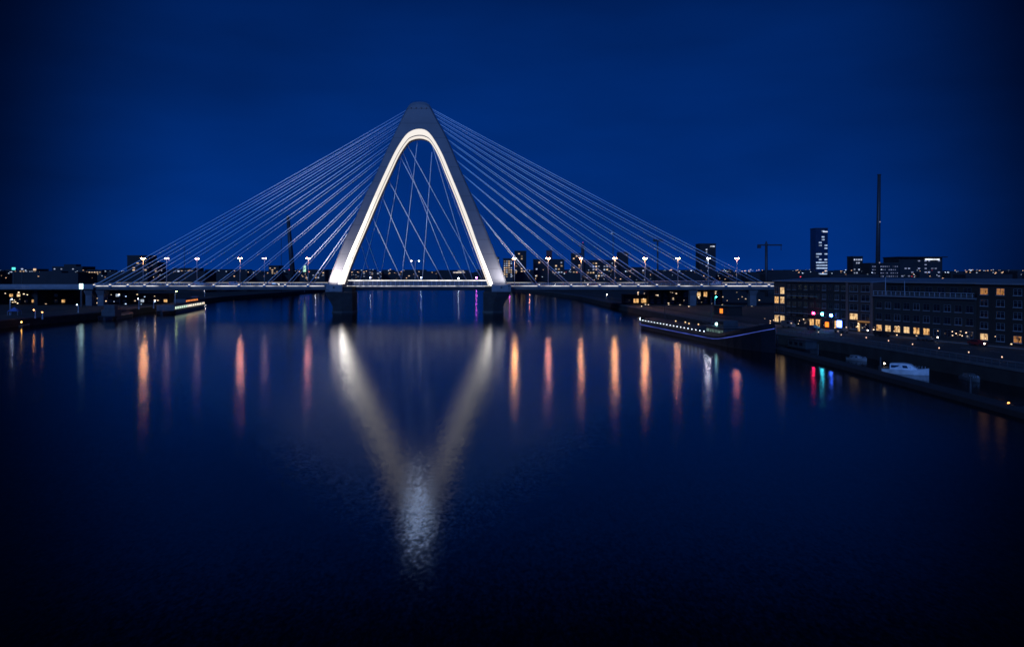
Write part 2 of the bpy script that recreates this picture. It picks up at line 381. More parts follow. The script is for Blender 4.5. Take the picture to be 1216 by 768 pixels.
# pedestals and piers
def pier(sgn, cx):
    def X(px): return (px-CX)*YB/F_PX
    xo, xi = (X(386.5), X(420)) if sgn < 0 else (X(607.5), X(574))
    bo = X(396.5) if sgn < 0 else X(597.5)
    mid = X(389.5) if sgn < 0 else X(604.5)
    mid2 = X(394) if sgn < 0 else X(600)
    ztop = CAMZ-(346.5-HOR)*YB/F_PX
    rings = []
    for x_out, z in ((bo,-2),(bo,1.5),(bo,3.2),(mid2,5.5),(mid,8.2),(xo,ztop)):
        rings.append([(x_out,-3.2,z),((x_out+xi)/2,-4.6,z),(xi,-3.2,z),(xi,9.4,z),(x_out,9.4,z)])
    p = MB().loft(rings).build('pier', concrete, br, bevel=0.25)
    MB().loft([[(bo+sgn*.25,-3.5,z),((bo+xi)/2,-5,z),(xi-sgn*.25,-3.5,z),(xi-sgn*.25,9.7,z),(bo+sgn*.25,9.7,z)] for z in (-1,0.9)]).build('waterline_fender', pm('wet_timber',(0.03,0.03,0.028),0.5), p)
    cxl, cxr = (-94.4, -88.6) if sgn < 0 else (-14.8, -5.4)
    MB().box(cxl, cxr, 14, 30, -2, DZ-2.56).build('rear_pier', concrete, br, bevel=.2)
    x1 = X(387.6) if sgn < 0 else X(607)
    x2 = X(407.5) if sgn < 0 else X(584)
    ztop2 = CAMZ-(337.2-HOR)*YB/F_PX
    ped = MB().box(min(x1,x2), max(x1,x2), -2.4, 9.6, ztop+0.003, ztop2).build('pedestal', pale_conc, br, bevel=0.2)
    MB().tube([((x1+x2)/2,-2.55,ztop+2.3),((x1+x2)/2,-2.35,ztop+2.3)], 0.55, 12).build('port_hole', dark_metal, ped)
    x3 = X(418.5) if sgn < 0 else X(575.5)
    MB().box(min(x2,x3)+.003, max(x2,x3)-.003, -1.2, 9.6, ztop+0.003, ztop2-1.3).build('bearing_block', concrete, br, bevel=0.15)
pier(-1, 0); pier(1, 0)
# deck
XL = (100-CX)*YB/F_PX; XR = (955-CX)*YB/F_PX + 40
Y0, Y1 = 10.2, 34.0
dk = MB().box(XL, XR, Y0+0.4, Y1-0.4, DZ-0.35, DZ).build('deck', deckm, br)
g = MB()
prof = [(Y0+0.5,DZ-0.36),(Y0+0.9,DZ-2.0),(Y0+6,DZ-2.5),(Y1-6,DZ-2.5),(Y1-0.9,DZ-2.0),(Y1-0.5,DZ-0.36)]
g.loft([[(x,y,z) for y,z in prof] for x in (XL, XR)]).build('girder', girder, br)
for yy, nm in ((Y0,'near'),(Y1-0.4,'far')):
    fb = MB().box(XL, XR, yy, yy+0.38, DZ-0.75, DZ+0.22).build('edge_beam', fascia_m, br)
    ys_ = yy-0.03 if nm == 'near' else yy+0.41
    if nm == 'near':
        MB().box(XL, XR, yy-0.06, yy-0.004, DZ-0.28, DZ+0.1).build('edge_glow', E_edge, fb)
    else:
        MB().box(XL, XR, yy+.02, yy+.075, DZ+1.32, DZ+1.55).build('edge_glow', em('far_rail_glow',(1.0,.92,.85),.4,1.0,.07), fb)  # glowing strip added in place of lamplight on the far railing
    rl = MB()
    x = XL
    while x < XR:
        rl.box(x-.05, x+.05, yy+.1, yy+.22, DZ+.23, DZ+1.35); x += 2.5
    for z in (.5,.78,1.06): rl.box(XL, XR, yy+.14, yy+.18, DZ+z, DZ+z+.05)
    rl.box(XL, XR, yy+.08, yy+.24, DZ+1.36, DZ+1.48)
    rl.build('railing', rail_m, br)
# brighter screen between the legs
xa = (409-CX)*YB/F_PX; xb = (585-CX)*YB/F_PX
yy = 9.0
hb = MB().box(xa, xb, yy, yy+0.7, DZ+2.55, DZ+3.1).build('screen_rail', white_paint, br, bevel=0.12)
MB().box(xa, xb, yy-0.04, yy-0.004, DZ+2.6, DZ+3.05).build('rail_light', E_rail, hb)
x = xa+1
while x < xb:
    MB().box(x-.09, x+.09, yy+.2, yy+.5, DZ+.102, DZ+2.547).build('screen_post', rail_m, hb); x += 2.4
lo = MB().box(xa, xb, yy+.05, yy+.6, DZ-.75, DZ+.1).build('screen_beam', fascia_m, br)
MB().box(xa, xb, yy+.01, yy+.046, DZ-.3, DZ+.08).build('beam_light', em('beam_led',(1.0,0.96,0.93),0.55,0.8,0.5), lo)
# mesh panels glowing behind posts: frosted glass screen lit from the rail
MB().box(xa, xb, yy+.33, yy+.37, DZ+.12, DZ+2.5).build('screen_glass', pm('frosted_glass',(0.14,0.15,0.17),0.35,0,0.1,0.5), hb)
mk = MB()
for yb in (Y0+8, (Y0+Y1)/2-0.3, (Y0+Y1)/2+0.15, Y1-8):
    if abs(yb-(Y0+Y1)/2) < 1: mk.box(XL, XR, yb, yb+.14, DZ+.001, DZ+.006)
    else:
        x = XL
        while x < XR: mk.box(x, x+4, yb, yb+.14, DZ+.001, DZ+.006); x += 10
mk.build('lane_marking', line_m, dk)
# columns under the ends
for px in (108, 122, 822, 893, 935):
    x = (px-CX)*(YB+14)/F_PX
    MB().loft([[(x+dx*w, 14+dy*w*1.4, z) for dx,dy in ((-1,-1),(1,-1),(1,1),(-1,1))] for z,w in ((-0.5,1.7),(8.5,1.7),(11.1,2.4))]).build('column', pm('column_concrete',(0.12,0.12,0.13),0.8,0,0.2,0.4), br, bevel=0.15)
# cables
def cable(p, q, r=0.17):
    p = Vector(p); q = Vector(q)
    pts = []
    for k in range(7):
        t = k/6; s = p.lerp(q, t); s.z -= 4*t*(1-t)*0.004*(p-q).length; pts.append(s)
    MB().tube(pts, r, 6).build('cable', cable_m, br, smooth=True)
def edge_at(y, side):   # outer arch contour at a height
    pts = O_[:N//2] if side < 0 else O_[N//2:]
    return min(pts, key=lambda p: abs(p.y-y)).x
zA = DZ+0.15
attL = [127.5,133,139.5,147,156,167,180,195,212,231,253]
ancL = [112,131,152,172,199,225,254,284,314,339,366]
attR = [127.5,132.5,138.5,145,153,163,175,189,206,226,250]
ancR = [913,890,862,833,806,780,758,736,712,678,640]
for att, anc, s in ((attL, ancL, -1), (attR, ancR, 1)):
    for k, (y, xk) in enumerate(zip(att, anc)):
        top = BP(edge_at(y, s)-s*1.0, y)
        cable(top+Vector((0,2.5,0)), ((xk-CX)*(YB+Y0)/F_PX, Y0-0.15, zA), 0.2)
        if True:
            dx = 9 if k < 6 else 5
            cable(top+Vector((0,DEP-1.5,0)), ((xk+s*-dx-CX)*(YB+Y1)/F_PX, Y1-0.2, zA), 0.13)
inner = [((483,171),(576,331)),((475,186),(557,331)),((461,214),(529,331)),((453,233),(500,331)),((442,259),(480,331)),((428,291),(443,331)),((433,279),(455,331)),
         ((456,226),(426,331)),((476,186),(450,331)),((495,168),(476,331)),((512.5,180),(501,331)),((513,172),(563,331)),((517,178),(577,331)),((478,180),(540,331))]
for k, (a, b) in enumerate(inner):
    p = BP(a[0], a[1], YB+5)+Vector((0,2.0,0)); cable(p, ((b[0]-CX)*(YB+Y1-1)/F_PX, Y1-1, zA), 0.22 if k in (0,1,2,3,4,11) else 0.16)
# sockets where the near cables meet the deck
for xk in ancL+ancR:
    x = (xk-CX)*(YB+Y0)/F_PX
    so_ = MB().box(x-.8, x+.8, Y0-.5, Y0-0.07, DZ-.7, DZ+.45).build('anchor_socket', white_paint, br, bevel=0.1)
    MB().box(x-.55, x+.55, Y0-.3, Y0-.1, DZ+.455, DZ+.75).build('anchor_lamp', E_anchor, so_)

# ------------------------------------------------------------------ street lamps
def lamp_proto(name, label, h, lens_mat, heads=2, rad=0.5, arm=1.1, group=None):
    t = thing(name, label, 'street lamp', (0,0,0), 0, group)
    MB().tube([(0,0,0),(0,0,h*0.5),(0,0,h)], [0.2,0.15,0.1], 8).build('pole', pole_m, t, smooth=True)
    MB().tube([(0,0,0),(0,0,0.9)], 0.28, 8).build('pole_base', pole_m, t)
    for s in ((-1,1) if heads == 2 else (1,)):
        MB().tube([(0,0,h-0.4),(s*arm*0.5,0,h),(s*arm,0,h+0.15)], 0.07, 6).build('arm', pole_m, t)
        hd = MB().loft([[(s*(arm+lx_*0.55), wy*w, h+z) for lx_,wy,w in ((-1,-1,.28),(1.3,-1,.2),(1.3,1,.2),(-1,1,.28))] for z in (.12,.3,.36)]).build('lamp_head', dark_metal, t)
        MB().ball((s*(arm+.1),0,h+.0), rad, 0.8, 0.7, 0.55, 6, 3).build('lens', lens_mat, hd)
    return t
GR = 'street lamps along the bridge deck'
DB = lambda px, yoff=14.0: ((px-CX)*(YB+yoff)/F_PX, YB+yoff, DZ)
lamp0 = lamp_proto('street_lamp', 'x', 14.6, E_lamp, 2, 0.6, 0.6, GR)
lamps = [
 (611, 13, 'warm double-headed street lamp on the deck just beyond the right foot of the arch', None, .5),
 (651, 13, 'warm street lamp on the deck, second beyond the right foot of the arch', E_lamp_p, .2),
 (690, 13, 'warm street lamp on the deck beside the slim dark chimney', E_lamp_b, .9),
 (730, 13, 'brightest street lamp on the deck, beneath the thin lattice mast', None, .4),
 (766, 13, 'warm street lamp on the deck just before the tall floodlight mast', None, .1),
 (805, 13, 'warm street lamp on the deck between the floodlight mast and the black slab tower', E_lamp_b, .3),
 (841, 13, 'cool white street lamp on the deck in front of the black slab tower', E_lamp_w, .6),
 (875, 13, 'warm street lamp on the deck, last one before the apartment buildings', E_lamp_v, .2),
 (170, 13, 'warm street lamp on the deck in front of the dark tower block at the left', None, .2),
 (198, 13, 'street lamp on the deck between the slab tower block and the radio mast', E_lamp_d, .7),
 (234, 26, 'pale street lamp on the far side of the deck beside the radio mast', E_lamp_d, .1),
 (285, 13, 'pinkish street lamp on the deck, third before the left foot of the arch', E_lamp_p, .5),
 (314, 13, 'street lamp on the deck, second before the left foot of the arch', E_lamp_d, .1),
 (366, 13, 'street lamp on the deck nearest the left foot of the arch', E_lamp_v, .6)]
for i, (px, yo, lab, sw, rz) in enumerate(lamps):
    if i == 0: lamp0.location = DB(px, yo); lamp0.rotation_euler.z = rz; lamp0['label'] = lab
    else: clone(lamp0, DB(px, yo), rz, lab, sw)
tl = lamp_proto('street_lamp', 'white T-shaped double street lamp standing beyond the deck inside the arch opening', 13.5, em('tee_lens',(0.95,0.95,1.0),14), 2, 0.5, 2.0)
tl.location = DB(493, 30)

# ------------------------------------------------------------------ skyline
def win_grid(mb_list, parent, x0, x1, z0, z1, y, cols, rows, p, mats, seedv=0, fill=(0.55,0.45), only=None):
    rnd = random.Random(seedv); n = 0; p = p*1.9
    cw = (x1-x0)/cols; rh = (z1-z0)/rows
    for r in range(rows):
        for c in range(cols):
            if n >= 95: return
            if (only and r in only and rnd.random() < 0.85) or rnd.random() < p:
                xc = x0+cw*(c+.5); zc = z0+rh*(r+.5)
                MB().box(xc-cw*fill[0]/1, xc+cw*fill[0]*.9, y-.35, y-.05, zc-rh*fill[1]/2, zc+rh*fill[1]/2).build('window', rnd.choice(mats), parent); n += 1
def tower(name, label, px0, px1, top, Y, depth=25, mat=None, cols=5, rows=8, p=.12, mats=None, seedv=1, cat='building', only=None, roof='flat', base=3, fill=(.3,.4), zfloor=None):
    a = P(px0, top, Y); b = P(px1, top, Y); cx = (a.x+b.x)/2; hw = (b.x-a.x)/2; H = a.z
    t = thing(name, label, cat, (cx, Y, base))
    H -= base
    mat = mat or city_dark
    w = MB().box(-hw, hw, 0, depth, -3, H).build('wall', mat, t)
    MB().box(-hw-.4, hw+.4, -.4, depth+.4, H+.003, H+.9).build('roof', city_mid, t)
    if roof == 'plant':
        MB().box(-hw*.5, hw*.3, depth*.3, depth*.7, H+.91, H+4.5).build('plant_room', city_dark, t)
    if roof == 'mast':
        MB().tube([(0,depth/2,H+.9),(0,depth/2,H+14)], [.35,.1], 5).build('antenna', dark_metal, t)
    zf = zfloor if zfloor is not None else 12
    win_grid(None, t, -hw*.92, hw*.92, min(zf, H*.5), H-1.5, 0, cols, rows, p, mats or [E_far_w, E_far_c], seedv, fill, only)
    return t
T = tower
T('tower_block', 'dark slab tower block behind the deck at the left, few windows lit', 151, 176, 304, 900, 22, None, 5, 9, .10, [E_far_w], 3, 'tower')
T('apartment_block', 'lower dark shoulder block attached behind the left tower block', 177, 187, 312, 905, 22, None, 3, 7, .1, [E_far_w], 4)
T('office_building', 'wide dark office building with a stepped skyline at the far left', 62, 98, 317, 1300, 40, None, 12, 4, .07, [E_far_w, E_far_c], 5, roof='plant')
T('office_building', 'low building with a bright row of windows on its top floor, at the left skyline', 104, 121, 321, 1100, 30, None, 5, 4, .4, [E_far_w], 6, only=(3,))
T('office_building', 'low building with three rows of lit windows beside the teal rooftop sign', 22, 44, 320, 1200, 30, None, 6, 4, .35, [E_far_w, E_far_c], 7)
T('warehouse', 'broad low warehouse with lit windows behind the deck beside the radio mast', 205, 231, 319, 1000, 30, None, 6, 3, .4, [E_far_w, E_far_c], 8)
T('office_building', 'small office building with warm lit floors near the leaning pylon', 319, 331, 316, 1000, 20, None, 4, 6, .35, [E_far_w], 9)
T('flats', 'low dark block of flats just to the left of the arch foot', 370, 386, 321, 1000, 20, None, 5, 3, .3, [E_far_w, E_far_c], 10)
T('office_building', 'small block with a glowing white top storey right of the arch foot', 583, 592.5, 306, 1000, 20, city_mid, 3, 8, .12, [E_far_c], 11, only=(7,), fill=(.52,.5))
T('office_building', 'office block striped with lit floors next to the arch foot', 597.5, 609, 307.5, 1000, 20, city_mid, 4, 8, .5, [E_far_w, E_far_c], 12, only=(2,4,6))
T('tower_block', 'dark square tower behind the first lamp right of the arch', 611, 625, 298.5, 1050, 24, None, 4, 10, .13, [E_far_w], 13, 'tower')
T('office_building', 'wide dark building with sloping lit roof edge between two lamps', 634, 670, 308.5, 1100, 40, None, 10, 5, .12, [E_far_w, E_far_c], 14)
T('factory_stack', 'stubby dark stack rising above the wide building behind the second lamp', 649, 655.5, 298, 1120, 8, rust, 2, 6, 0, None, 15, 'tower')
T('tower_block', 'narrow dark tower with a lit crown beside the slim chimney', 679.5, 690, 301.5, 1000, 20, None, 3, 10, .14, [E_far_w], 16, 'tower', only=(9,))
T('office_building', 'broad office block with red rooftop light behind the deck', 695, 734, 309.5, 1100, 40, None, 11, 5, .2, [E_far_w, E_far_c], 17)
T('tower_block', 'dark tower with a slanted top beyond the brightest lamp', 735, 746, 300, 1150, 22, None, 3, 9, .08, [E_far_w], 18, 'tower')
T('terrace', 'low dark building right of the slanted tower with scattered lights', 747, 772, 318, 1000, 30, None, 8, 3, .2, [E_far_w, E_far_c], 19)
st = T('slab_tower', 'tall black slab tower with a small lit sign along its top edge', 831, 850, 290, 900, 20, None, 6, 12, .035, [E_far_c], 20, 'tower')
MB().box(2.5, 7.5, -.7, -.1, 48.2-1.2, 48.2).build('roof_sign', em('tower_sign',(0.7,0.8,1.0),0.8,0.9,1.2), st)
ht = T('office_tower', 'tall narrow glass tower with lit floors and a pointed roof corner', 968.5, 983, 271.5, 1000, 18, pm('tower_glass',(0.02,0.03,0.06),0.25,0,0.3,0.1), 4, 18, .2, [em('tower_win',(0.5,0.68,1.0),0.7,0.6,0.2)], 23, 'tower', only=(0,1,2,4,5,6), fill=(.5,.42), zfloor=8)
MB().loft([[(0,y,72.6-3.5),(7.4,y,72.6-3.5),(7.4,y,72.6+.8)] for y in (2,12)]).build('roof_fin', city_mid, ht)
MB().box(1.5,7.2,-.5,-.1,68.6,69.8).build('crown_light', em('crown',(0.7,0.8,1.0),1.1), ht)
T('hotel', 'squat tower with bright lamps on its roof corner, left of the tall chimney', 1013, 1024.5, 305, 1000, 18, None, 4, 6, .22, [E_far_c], 25, 'tower', only=(5,))
T('power_station', 'boxy plant building covered in small blue-white lights beside the chimney', 1034, 1068, 313, 950, 30, None, 13, 4, .45, [em('plant_light',(0.45,0.55,1.0),0.35,0.8,0.2)], 26, fill=(.2,.25))
bt = T('theatre', 'large dark flat-topped hall with overhanging roof and a white lit strip', 1067.5, 1119, 306, 950, 40, None, 12, 5, .1, [em('hall_light',(0.5,0.6,1.0),0.5,0.7,0.2)], 27, fill=(.3,.25), only=(0,))
MB().box(-26.5, 30, -4, 40.5, 36.2, 37.2).build('overhang_roof', city_dark, bt)
MB().box(5.2, 22, -.8, -.1, 33.3, 34.5).build('strip_light', em('strip',(0.85,0.92,1.0),1.6,0.3,0.3), bt)
T('warehouse', 'low building with tiny lights at the far right horizon', 1165, 1225, 321.5, 1300, 40, None, 16, 3, .16, [E_far_w, E_far_c], 28)
T('low_factory', 'long low dark building on the far shore seen through the arch', 455, 520, 322.5, 1700, 40, None, 18, 3, .07, [E_far_c, E_far_w], 29)
T('low_factory', 'long low dark building on the far shore at the left inside the arch', 416, 452, 323, 1650, 40, None, 10, 3, .08, [E_far_c], 30)
ship = thing('moored_ferry', 'distant white lit ship superstructure on the far shore inside the arch near its right leg', 'ship', P(545,329,1650))
MB().loft([[(x,-6,z) ,(x,6,z)] for x,z in ((-14,0),(-17,8),(15,8),(14,0))], closed=False).build('hull', city_mid, ship)
MB().box(-12,13,-5,5,8.01,11).build('deck_house', white_paint, ship)
MB().box(-11,12,-5.3,-5.01,8.6,10.2).build('window', em('ship_win',(1.0,0.85,0.65),0.75,0.8,0.25), ship)
MB().box(-2,10,-4,4,11.01,13.5).build('bridge_house', em('ship_house',(0.9,0.85,0.8),0.3,0.5,0.3), ship)

# masts, chimneys, cranes
def mast(name, label, px, top, Y, r0, r1, tilt=0, cat='mast'):
    p = P(px, top, Y); h = p.z-3
    t = thing(name, label, cat, (p.x, Y, 3))
    MB().tube([(0,0,0),(tilt*.5,0,h*.5),(tilt,0,h)], [r0,(r0+r1)/2,r1], 8).build('shaft', dark_metal, t, smooth=True)
    return t, h
lp, h = mast('bridge_pylon', 'tall dark leaning tapered pylon behind the left cable fan', 349, 257, 1000, 3.6, 2.0, -7.5, 'pylon')
MB().ball((-7.5,0,h+.3), 2.0, 1, 1, .7).build('cap', dark_metal, lp)
ch, h = mast('chimney', 'very tall slim dark chimney towering above the right skyline', 1042, 208, 950, 3.0, 1.9, 2.0, 'chimney')
MB().tube([(2,0,h),(2,0,h+1)], 2.2, 10).build('rim', city_mid, ch)
for z in (30, 78): MB().ball((.8+z*.01,-3,z), .7).build('warning_light', em('warn',(0.6,0.6,0.9),.5), ch)
c2, h = mast('chimney', 'slim dark chimney with reddish band behind the third lamp right of the arch', 692, 289, 1000, 2.1, 1.8, 0, 'chimney')
MB().tube([(0,0,h-5),(0,0,h-3)], 2.1, 10).build('band', rust, c2); MB().ball((0,-1.5,h+1), .5).build('beacon', em('dim_red',(1,.1,.1),1.2), c2)
rm, h = mast('radio_mast', 'thin dark radio mast behind the bridge at the left', 219, 291, 900, .55, .25, 0)
for z in (h-4,h-9): MB().box(-1.2,1.2,-.2,.2,z,z+.3).build('antenna_bar', dark_metal, rm)
rm, h = mast('flagpole', 'thin bare pole just to the left of the leaning pylon', 334, 284, 700, .35, .2, 0, 'pole')
MB().ball((0,0,h+.2), .4).build('finial', dark_metal, rm)
rm, h = mast('lattice_mast', 'thin tall mast with small pale lights near its top', 728, 272, 800, .6, .3, 0)
for z, s in ((h-2.5,1.6),(h-5,2.2)):
    MB().box(-s,s,-.3,.3,z-.3,z+.3).build('platform', dark_metal, rm)
MB().ball((-1.2,-.6,h-4), .75).build('lamp', em('mastlamp',(0.5,0.6,0.9),.6), rm)
fm, h = mast('floodlight_mast', 'tall unlit floodlight mast with a wide cross-arm head', 781, 287, 700, .9, .55, 0)
hd = MB().box(-3.6,3.6,-.5,.5,h,h+.7).build('cross_arm', dark_metal, fm)
for x in (-3.2,-1.1,1.1,3.2):
    MB().box(x-.85,x+.85,-.9,.7,h+.72,h+2.1).build('floodlight', dark_metal, hd, bevel=.1)
cr, h = mast('tower_crane', 'dark tower crane with a short horizontal jib above the apartment roofs', 910, 291, 600, 1.15, 1.0, 0, 'crane')
MB().box(-6.5,11.5,-.7,.7,h-.5,h+.5).build('jib', dark_metal, cr)
MB().box(-6.5,-4.2,-1,1,h-2.4,h-.52).build('counterweight', dark_metal, cr)
MB().loft([[(-1,-.8,h+.5),(1,-.8,h+.5),(1,.8,h+.5),(-1,.8,h+.5)],[(-.2,-.2,h+3),(.2,-.2,h+3),(.2,.2,h+3),(-.2,.2,h+3)]]).build('apex', dark_metal, cr)
MB().tube([(11,0,h-.5),(11,0,h-4)], .25, 5).build('hook_line', dark_metal, cr)
# lit signs in the distance
def sign(name, label, px, py, Y, w, hgt, mat, cat='sign', pole=True):
    p = P(px, py, Y); t = thing(name, label, cat, (p.x, Y, 3))
    z = p.z-3
    MB().box(-w/2,w/2,0,.6,z-hgt/2,z+hgt/2).build('panel', mat, t)
    MB().box(-w/2-.2,w/2+.2,.61,.9,z-hgt/2-.2,z+hgt/2+.2).build('backing', dark_metal, t)
    if pole: MB().box(-.4,.4,.2,.8,0,z-hgt/2-.21).build('post', dark_metal, t)
sign('lit_sign', 'teal glowing rooftop sign at the far left skyline', 16, 319, 900, 3.6, 2.6, em('teal_sign',(0.1,0.85,0.8),1.6))
sign('lit_sign', 'tall pale green glowing sign beyond the lamp nearest the left arch foot', 361.5, 319, 750, 2.4, 6.0, em('green_sign',(0.55,1.0,0.75),.8,.6,.5))
sign('lit_sign', 'bright icy white signal sign at the left end of the bridge', 96, 340, 412, 1.7, 2.6, em('ice_sign',(0.6,0.95,1.0),3))
sign('lit_sign', 'small white lit box sign on a tall pole among the left rooftops', 26, 319.5, 900, 2.0, 1.4, E_far_c)
sign('lit_sign', 'warm white lit rooftop box above the low left buildings', 41, 320, 900, 2.8, 2.0, E_far_w)
# far rooftops and lights that read as one mass
m = MB(); rnd = random.Random(5)
for k in range(420):
    Y = rnd.uniform(1700, 3600); px = rnd.uniform(-60, 1280)
    t = 324.2-rnd.random()**2.2*4.5
    a = P(px, t, Y); w = rnd.uniform(8, 45)
    m.box(a.x-w, a.x+w, Y, Y+rnd.uniform(10,40), 0, a.z)
struct(tag(m.build('distant_rooftops', city_dark), 'low dark city rooftops along the whole horizon', 'skyline'), 'stuff')
for nm, mt, n, lab in (('distant_lights', em('dist_warm',(1.0,.6,.35),1.4,.8,.01), 560, 'tiny warm city lights scattered along the horizon'),
                 ('distant_lights', em('dist_cool',(.6,.75,1.0),1.2,.8,.01), 420, 'tiny bluish white city lights scattered along the horizon'),
                 ('distant_lights', em('dist_red',(1.0,.08,.15),1.6,.5,.01), 16, 'tiny red city lights scattered along the horizon')):
    m = MB()
    for k in range(n):
        px = rnd.choice([rnd.uniform(-20,390), rnd.uniform(590,960), rnd.uniform(940,1230), rnd.uniform(590,900), rnd.uniform(400,590)])
        Y = rnd.uniform(700, 1650); s = rnd.uniform(.12,.42)*Y/954; 
        a = P(px, 334-rnd.random()**.75*14, Y)
        if lx(Y)-4 < a.x < qx(Y)+4: continue
        m.box(a.x-s*rnd.uniform(.8,2.2), a.x+s*rnd.uniform(.8,2.0), Y, Y+.5, a.z-s*.8, a.z+s*.8)
    struct(tag(m.build(nm, mt), lab, 'city lights'), 'stuff')
for nm, regs, lab, mt in (('shore_lights', [(112,205,349,371,375,480,26),(0,60,347,366,420,450,14)], 'many tiny lights along the left shore under the deck', em('shore_warm',(1,.72,.45),2.2,.8,.2)),
                      ('shore_lights', [(118,200,350,370,375,480,18)], 'many tiny bluish lights along the left shore under the deck', em('shore_blue',(.5,.7,1),2.2,.8,.2)),
                      ('shore_lights', [(640,905,346,357,446,446.5,40),(690,900,358,374,380,430,18)], 'many tiny lights along the right shore under the deck', em('shore_mixed',(1,.75,.5),1.8,.9,.2))):
    m = MB()
    for x0,x1,y0,y1,Ya,Yb,n in regs:
        for k in range(n):
            px = rnd.uniform(x0,x1); Y = rnd.uniform(Ya,Yb); a = P(px, rnd.uniform(y0,y1), Y)
            if a.z < 3.4: a.z = rnd.uniform(3.6,6)
            if a.x < lx(Y)-1 or a.x > qx(Y)+1:
                sz = rnd.uniform(.12,.32); m.box(a.x-sz*1.5,a.x+sz,a.y,a.y+.2,a.z-sz*.6,a.z+sz*.6)
    struct(tag(m.build(nm, mt), lab, 'shore lights'), 'stuff')
# mid-distance dark blocks so the lights sit on something
m = MB()
for k in range(170):
    Y = rnd.uniform(720, 1600)
    px = rnd.choice([rnd.uniform(-60,395), rnd.uniform(600,1280)])
    a = P(px, 326.5-rnd.random()**2*5, Y); w = rnd.uniform(8,26)
    if lx(Y)-w-8 < a.x < qx(Y)+w+8: continue
    m.box(a.x-w, a.x+w, Y+1, Y+rnd.uniform(12,35), 0, a.z)
struct(tag(m.build('distant_rooftops', city_dark), 'dark low city blocks massed behind the bridge deck', 'skyline'), 'stuff')

# ------------------------------------------------------------------ right bank apartment row
fdir = Vector((30,-84,0)).normalized(); F0 = Vector((88,270,0)); FL = 89.2
frz = math.atan2(fdir.y, fdir.x)     # local x runs along the facade towards the camera, local -y faces the river
# window prototypes share mesh data
WCACHE = {}
def wmesh(w, h, kind):
    k = (round(w,2), round(h,2), kind)
    if k in WCACHE: return WCACHE[k]
    f = MB()
    if kind == 'frame':
        f.box(-w/2-.08,w/2+.08,-.06,.02,-h/2-.08,-h/2); f.box(-w/2-.08,w/2+.08,-.06,.02,h/2,h/2+.08)
        f.box(-w/2-.08,-w/2,-.06,.02,-h/2,h/2); f.box(w/2,w/2+.08,-.06,.02,-h/2,h/2); f.box(-.035,.035,-.05,.0,-h/2,h/2)
        if h > 1.4: f.box(-w/2,w/2,-.045,-.005,h*.18,h*.18+.06)
    elif kind == 'sill': f.box(-w/2-.15,w/2+.15,-.22,.02,-h/2-.2,-h/2-.085)
    else: f.box(-w/2,w/2,-.02,-.004,-h/2,h/2)
    me = bpy.data.meshes.new('window_'+kind); me.from_pydata(f.v, [], f.f); me.materials.append(fascia_m)
    WCACHE[k] = me; return me
frame_mats = {}
def window(parent, x, z, w, h, lit=None, y=0, frame=None, sill=True, sillmat=None):
    fm_ = frame or pm('window_frame_grey',(0.07,0.07,0.075),0.5)
    def mk(name, kind, mat, par):
        key = (kind, w, h, mat.name)
        if key not in frame_mats:
            me = wmesh(w,h,kind).copy(); me.materials[0] = mat; frame_mats[key] = me
        o = bpy.data.objects.new(name, frame_mats[key]); COL.objects.link(o); o.parent = par; return o
    wn = mk('window', 'frame', fm_, parent); wn.location = (x, y-.003, z)
    mk('pane', 'pane', lit or glassd, wn)
    if sill: mk('sill', 'sill', sillmat or fascia_m, wn)
    return wn
def facade(name, label, t0, t1, mat, z1=17.4, depth=18, setback=0):
    p = F0+fdir*(t0*FL); L = (t1-t0)*FL
    t = thing(name, label, 'building', (p.x, p.y, 3.1), frz)
    MB().box(0.02, L-.02, setback, depth, -1, z1-3.1).build('wall', mat, t)
    return t, L
H_ = 14.3
def pitched(t, L, z, depth, over=.6, rise=.95):
    MB().loft([[(x,-over,z),(x,depth,z+rise),(x,depth,z+rise-.35),(x,-over,z-.35)] for x in (-.02,L-.03)]).build('roof', roof_metal, t)
lit_rnd = random.Random(11)
white_frame = pm('window_frame_white',(0.2,0.2,0.21),0.5)
# a: end house with bright windows
t, L = facade('corner_house', 'brick corner house with bright warm windows on three floors beside the bridge end', 0.0, 0.066, red_brick)
pitched(t, L, H_+.36, 18)
for r in range(4):
    for c in range(2):
        lit = {(0,0):E_warm2,(0,1):E_warm2,(2,0):E_warm,(2,1):E_warm2,(3,0):None,(3,1):E_warm2}.get((r,c))
        window(t, 1.5+c*2.9, 2.0+r*3.1, 2.0, 2.1, lit, 0, white_frame)
wn = window(t, L-.9, 1.6, 1.2, 2.6, E_warm2, 0, None, False)
# b: long dark block
t, L = facade('apartment_block', 'long dark brick apartment block with unlit windows next to the corner house', 0.067, 0.374, brown_brick)
pitched(t, L, H_+.36, 18)
for r in range(5):
    for c in range(10):
        x = 1.6+c*2.75; z = 1.6+r*2.75
        lit = None
        if r == 0 and c in (4,5,8): lit = E_warm
        if r == 0:
            window(t, x, z, 1.9, 2.2, lit, 0, None, False)
        elif c in (1,3,6,8):
            window(t, x, z, 1.5, 1.5, lit, 0, white_frame if c in (6,8) else None, True)
        else: window(t, x, z, 1.5, 1.5, lit, 0, None, c % 3 == 0)
for k in range(2):
    MB().box(2, L*.55, -1.3, -.02, 4.2+2.75*(k*2+0), 4.35+2.75*k*2).build('balcony', pale_conc, t)
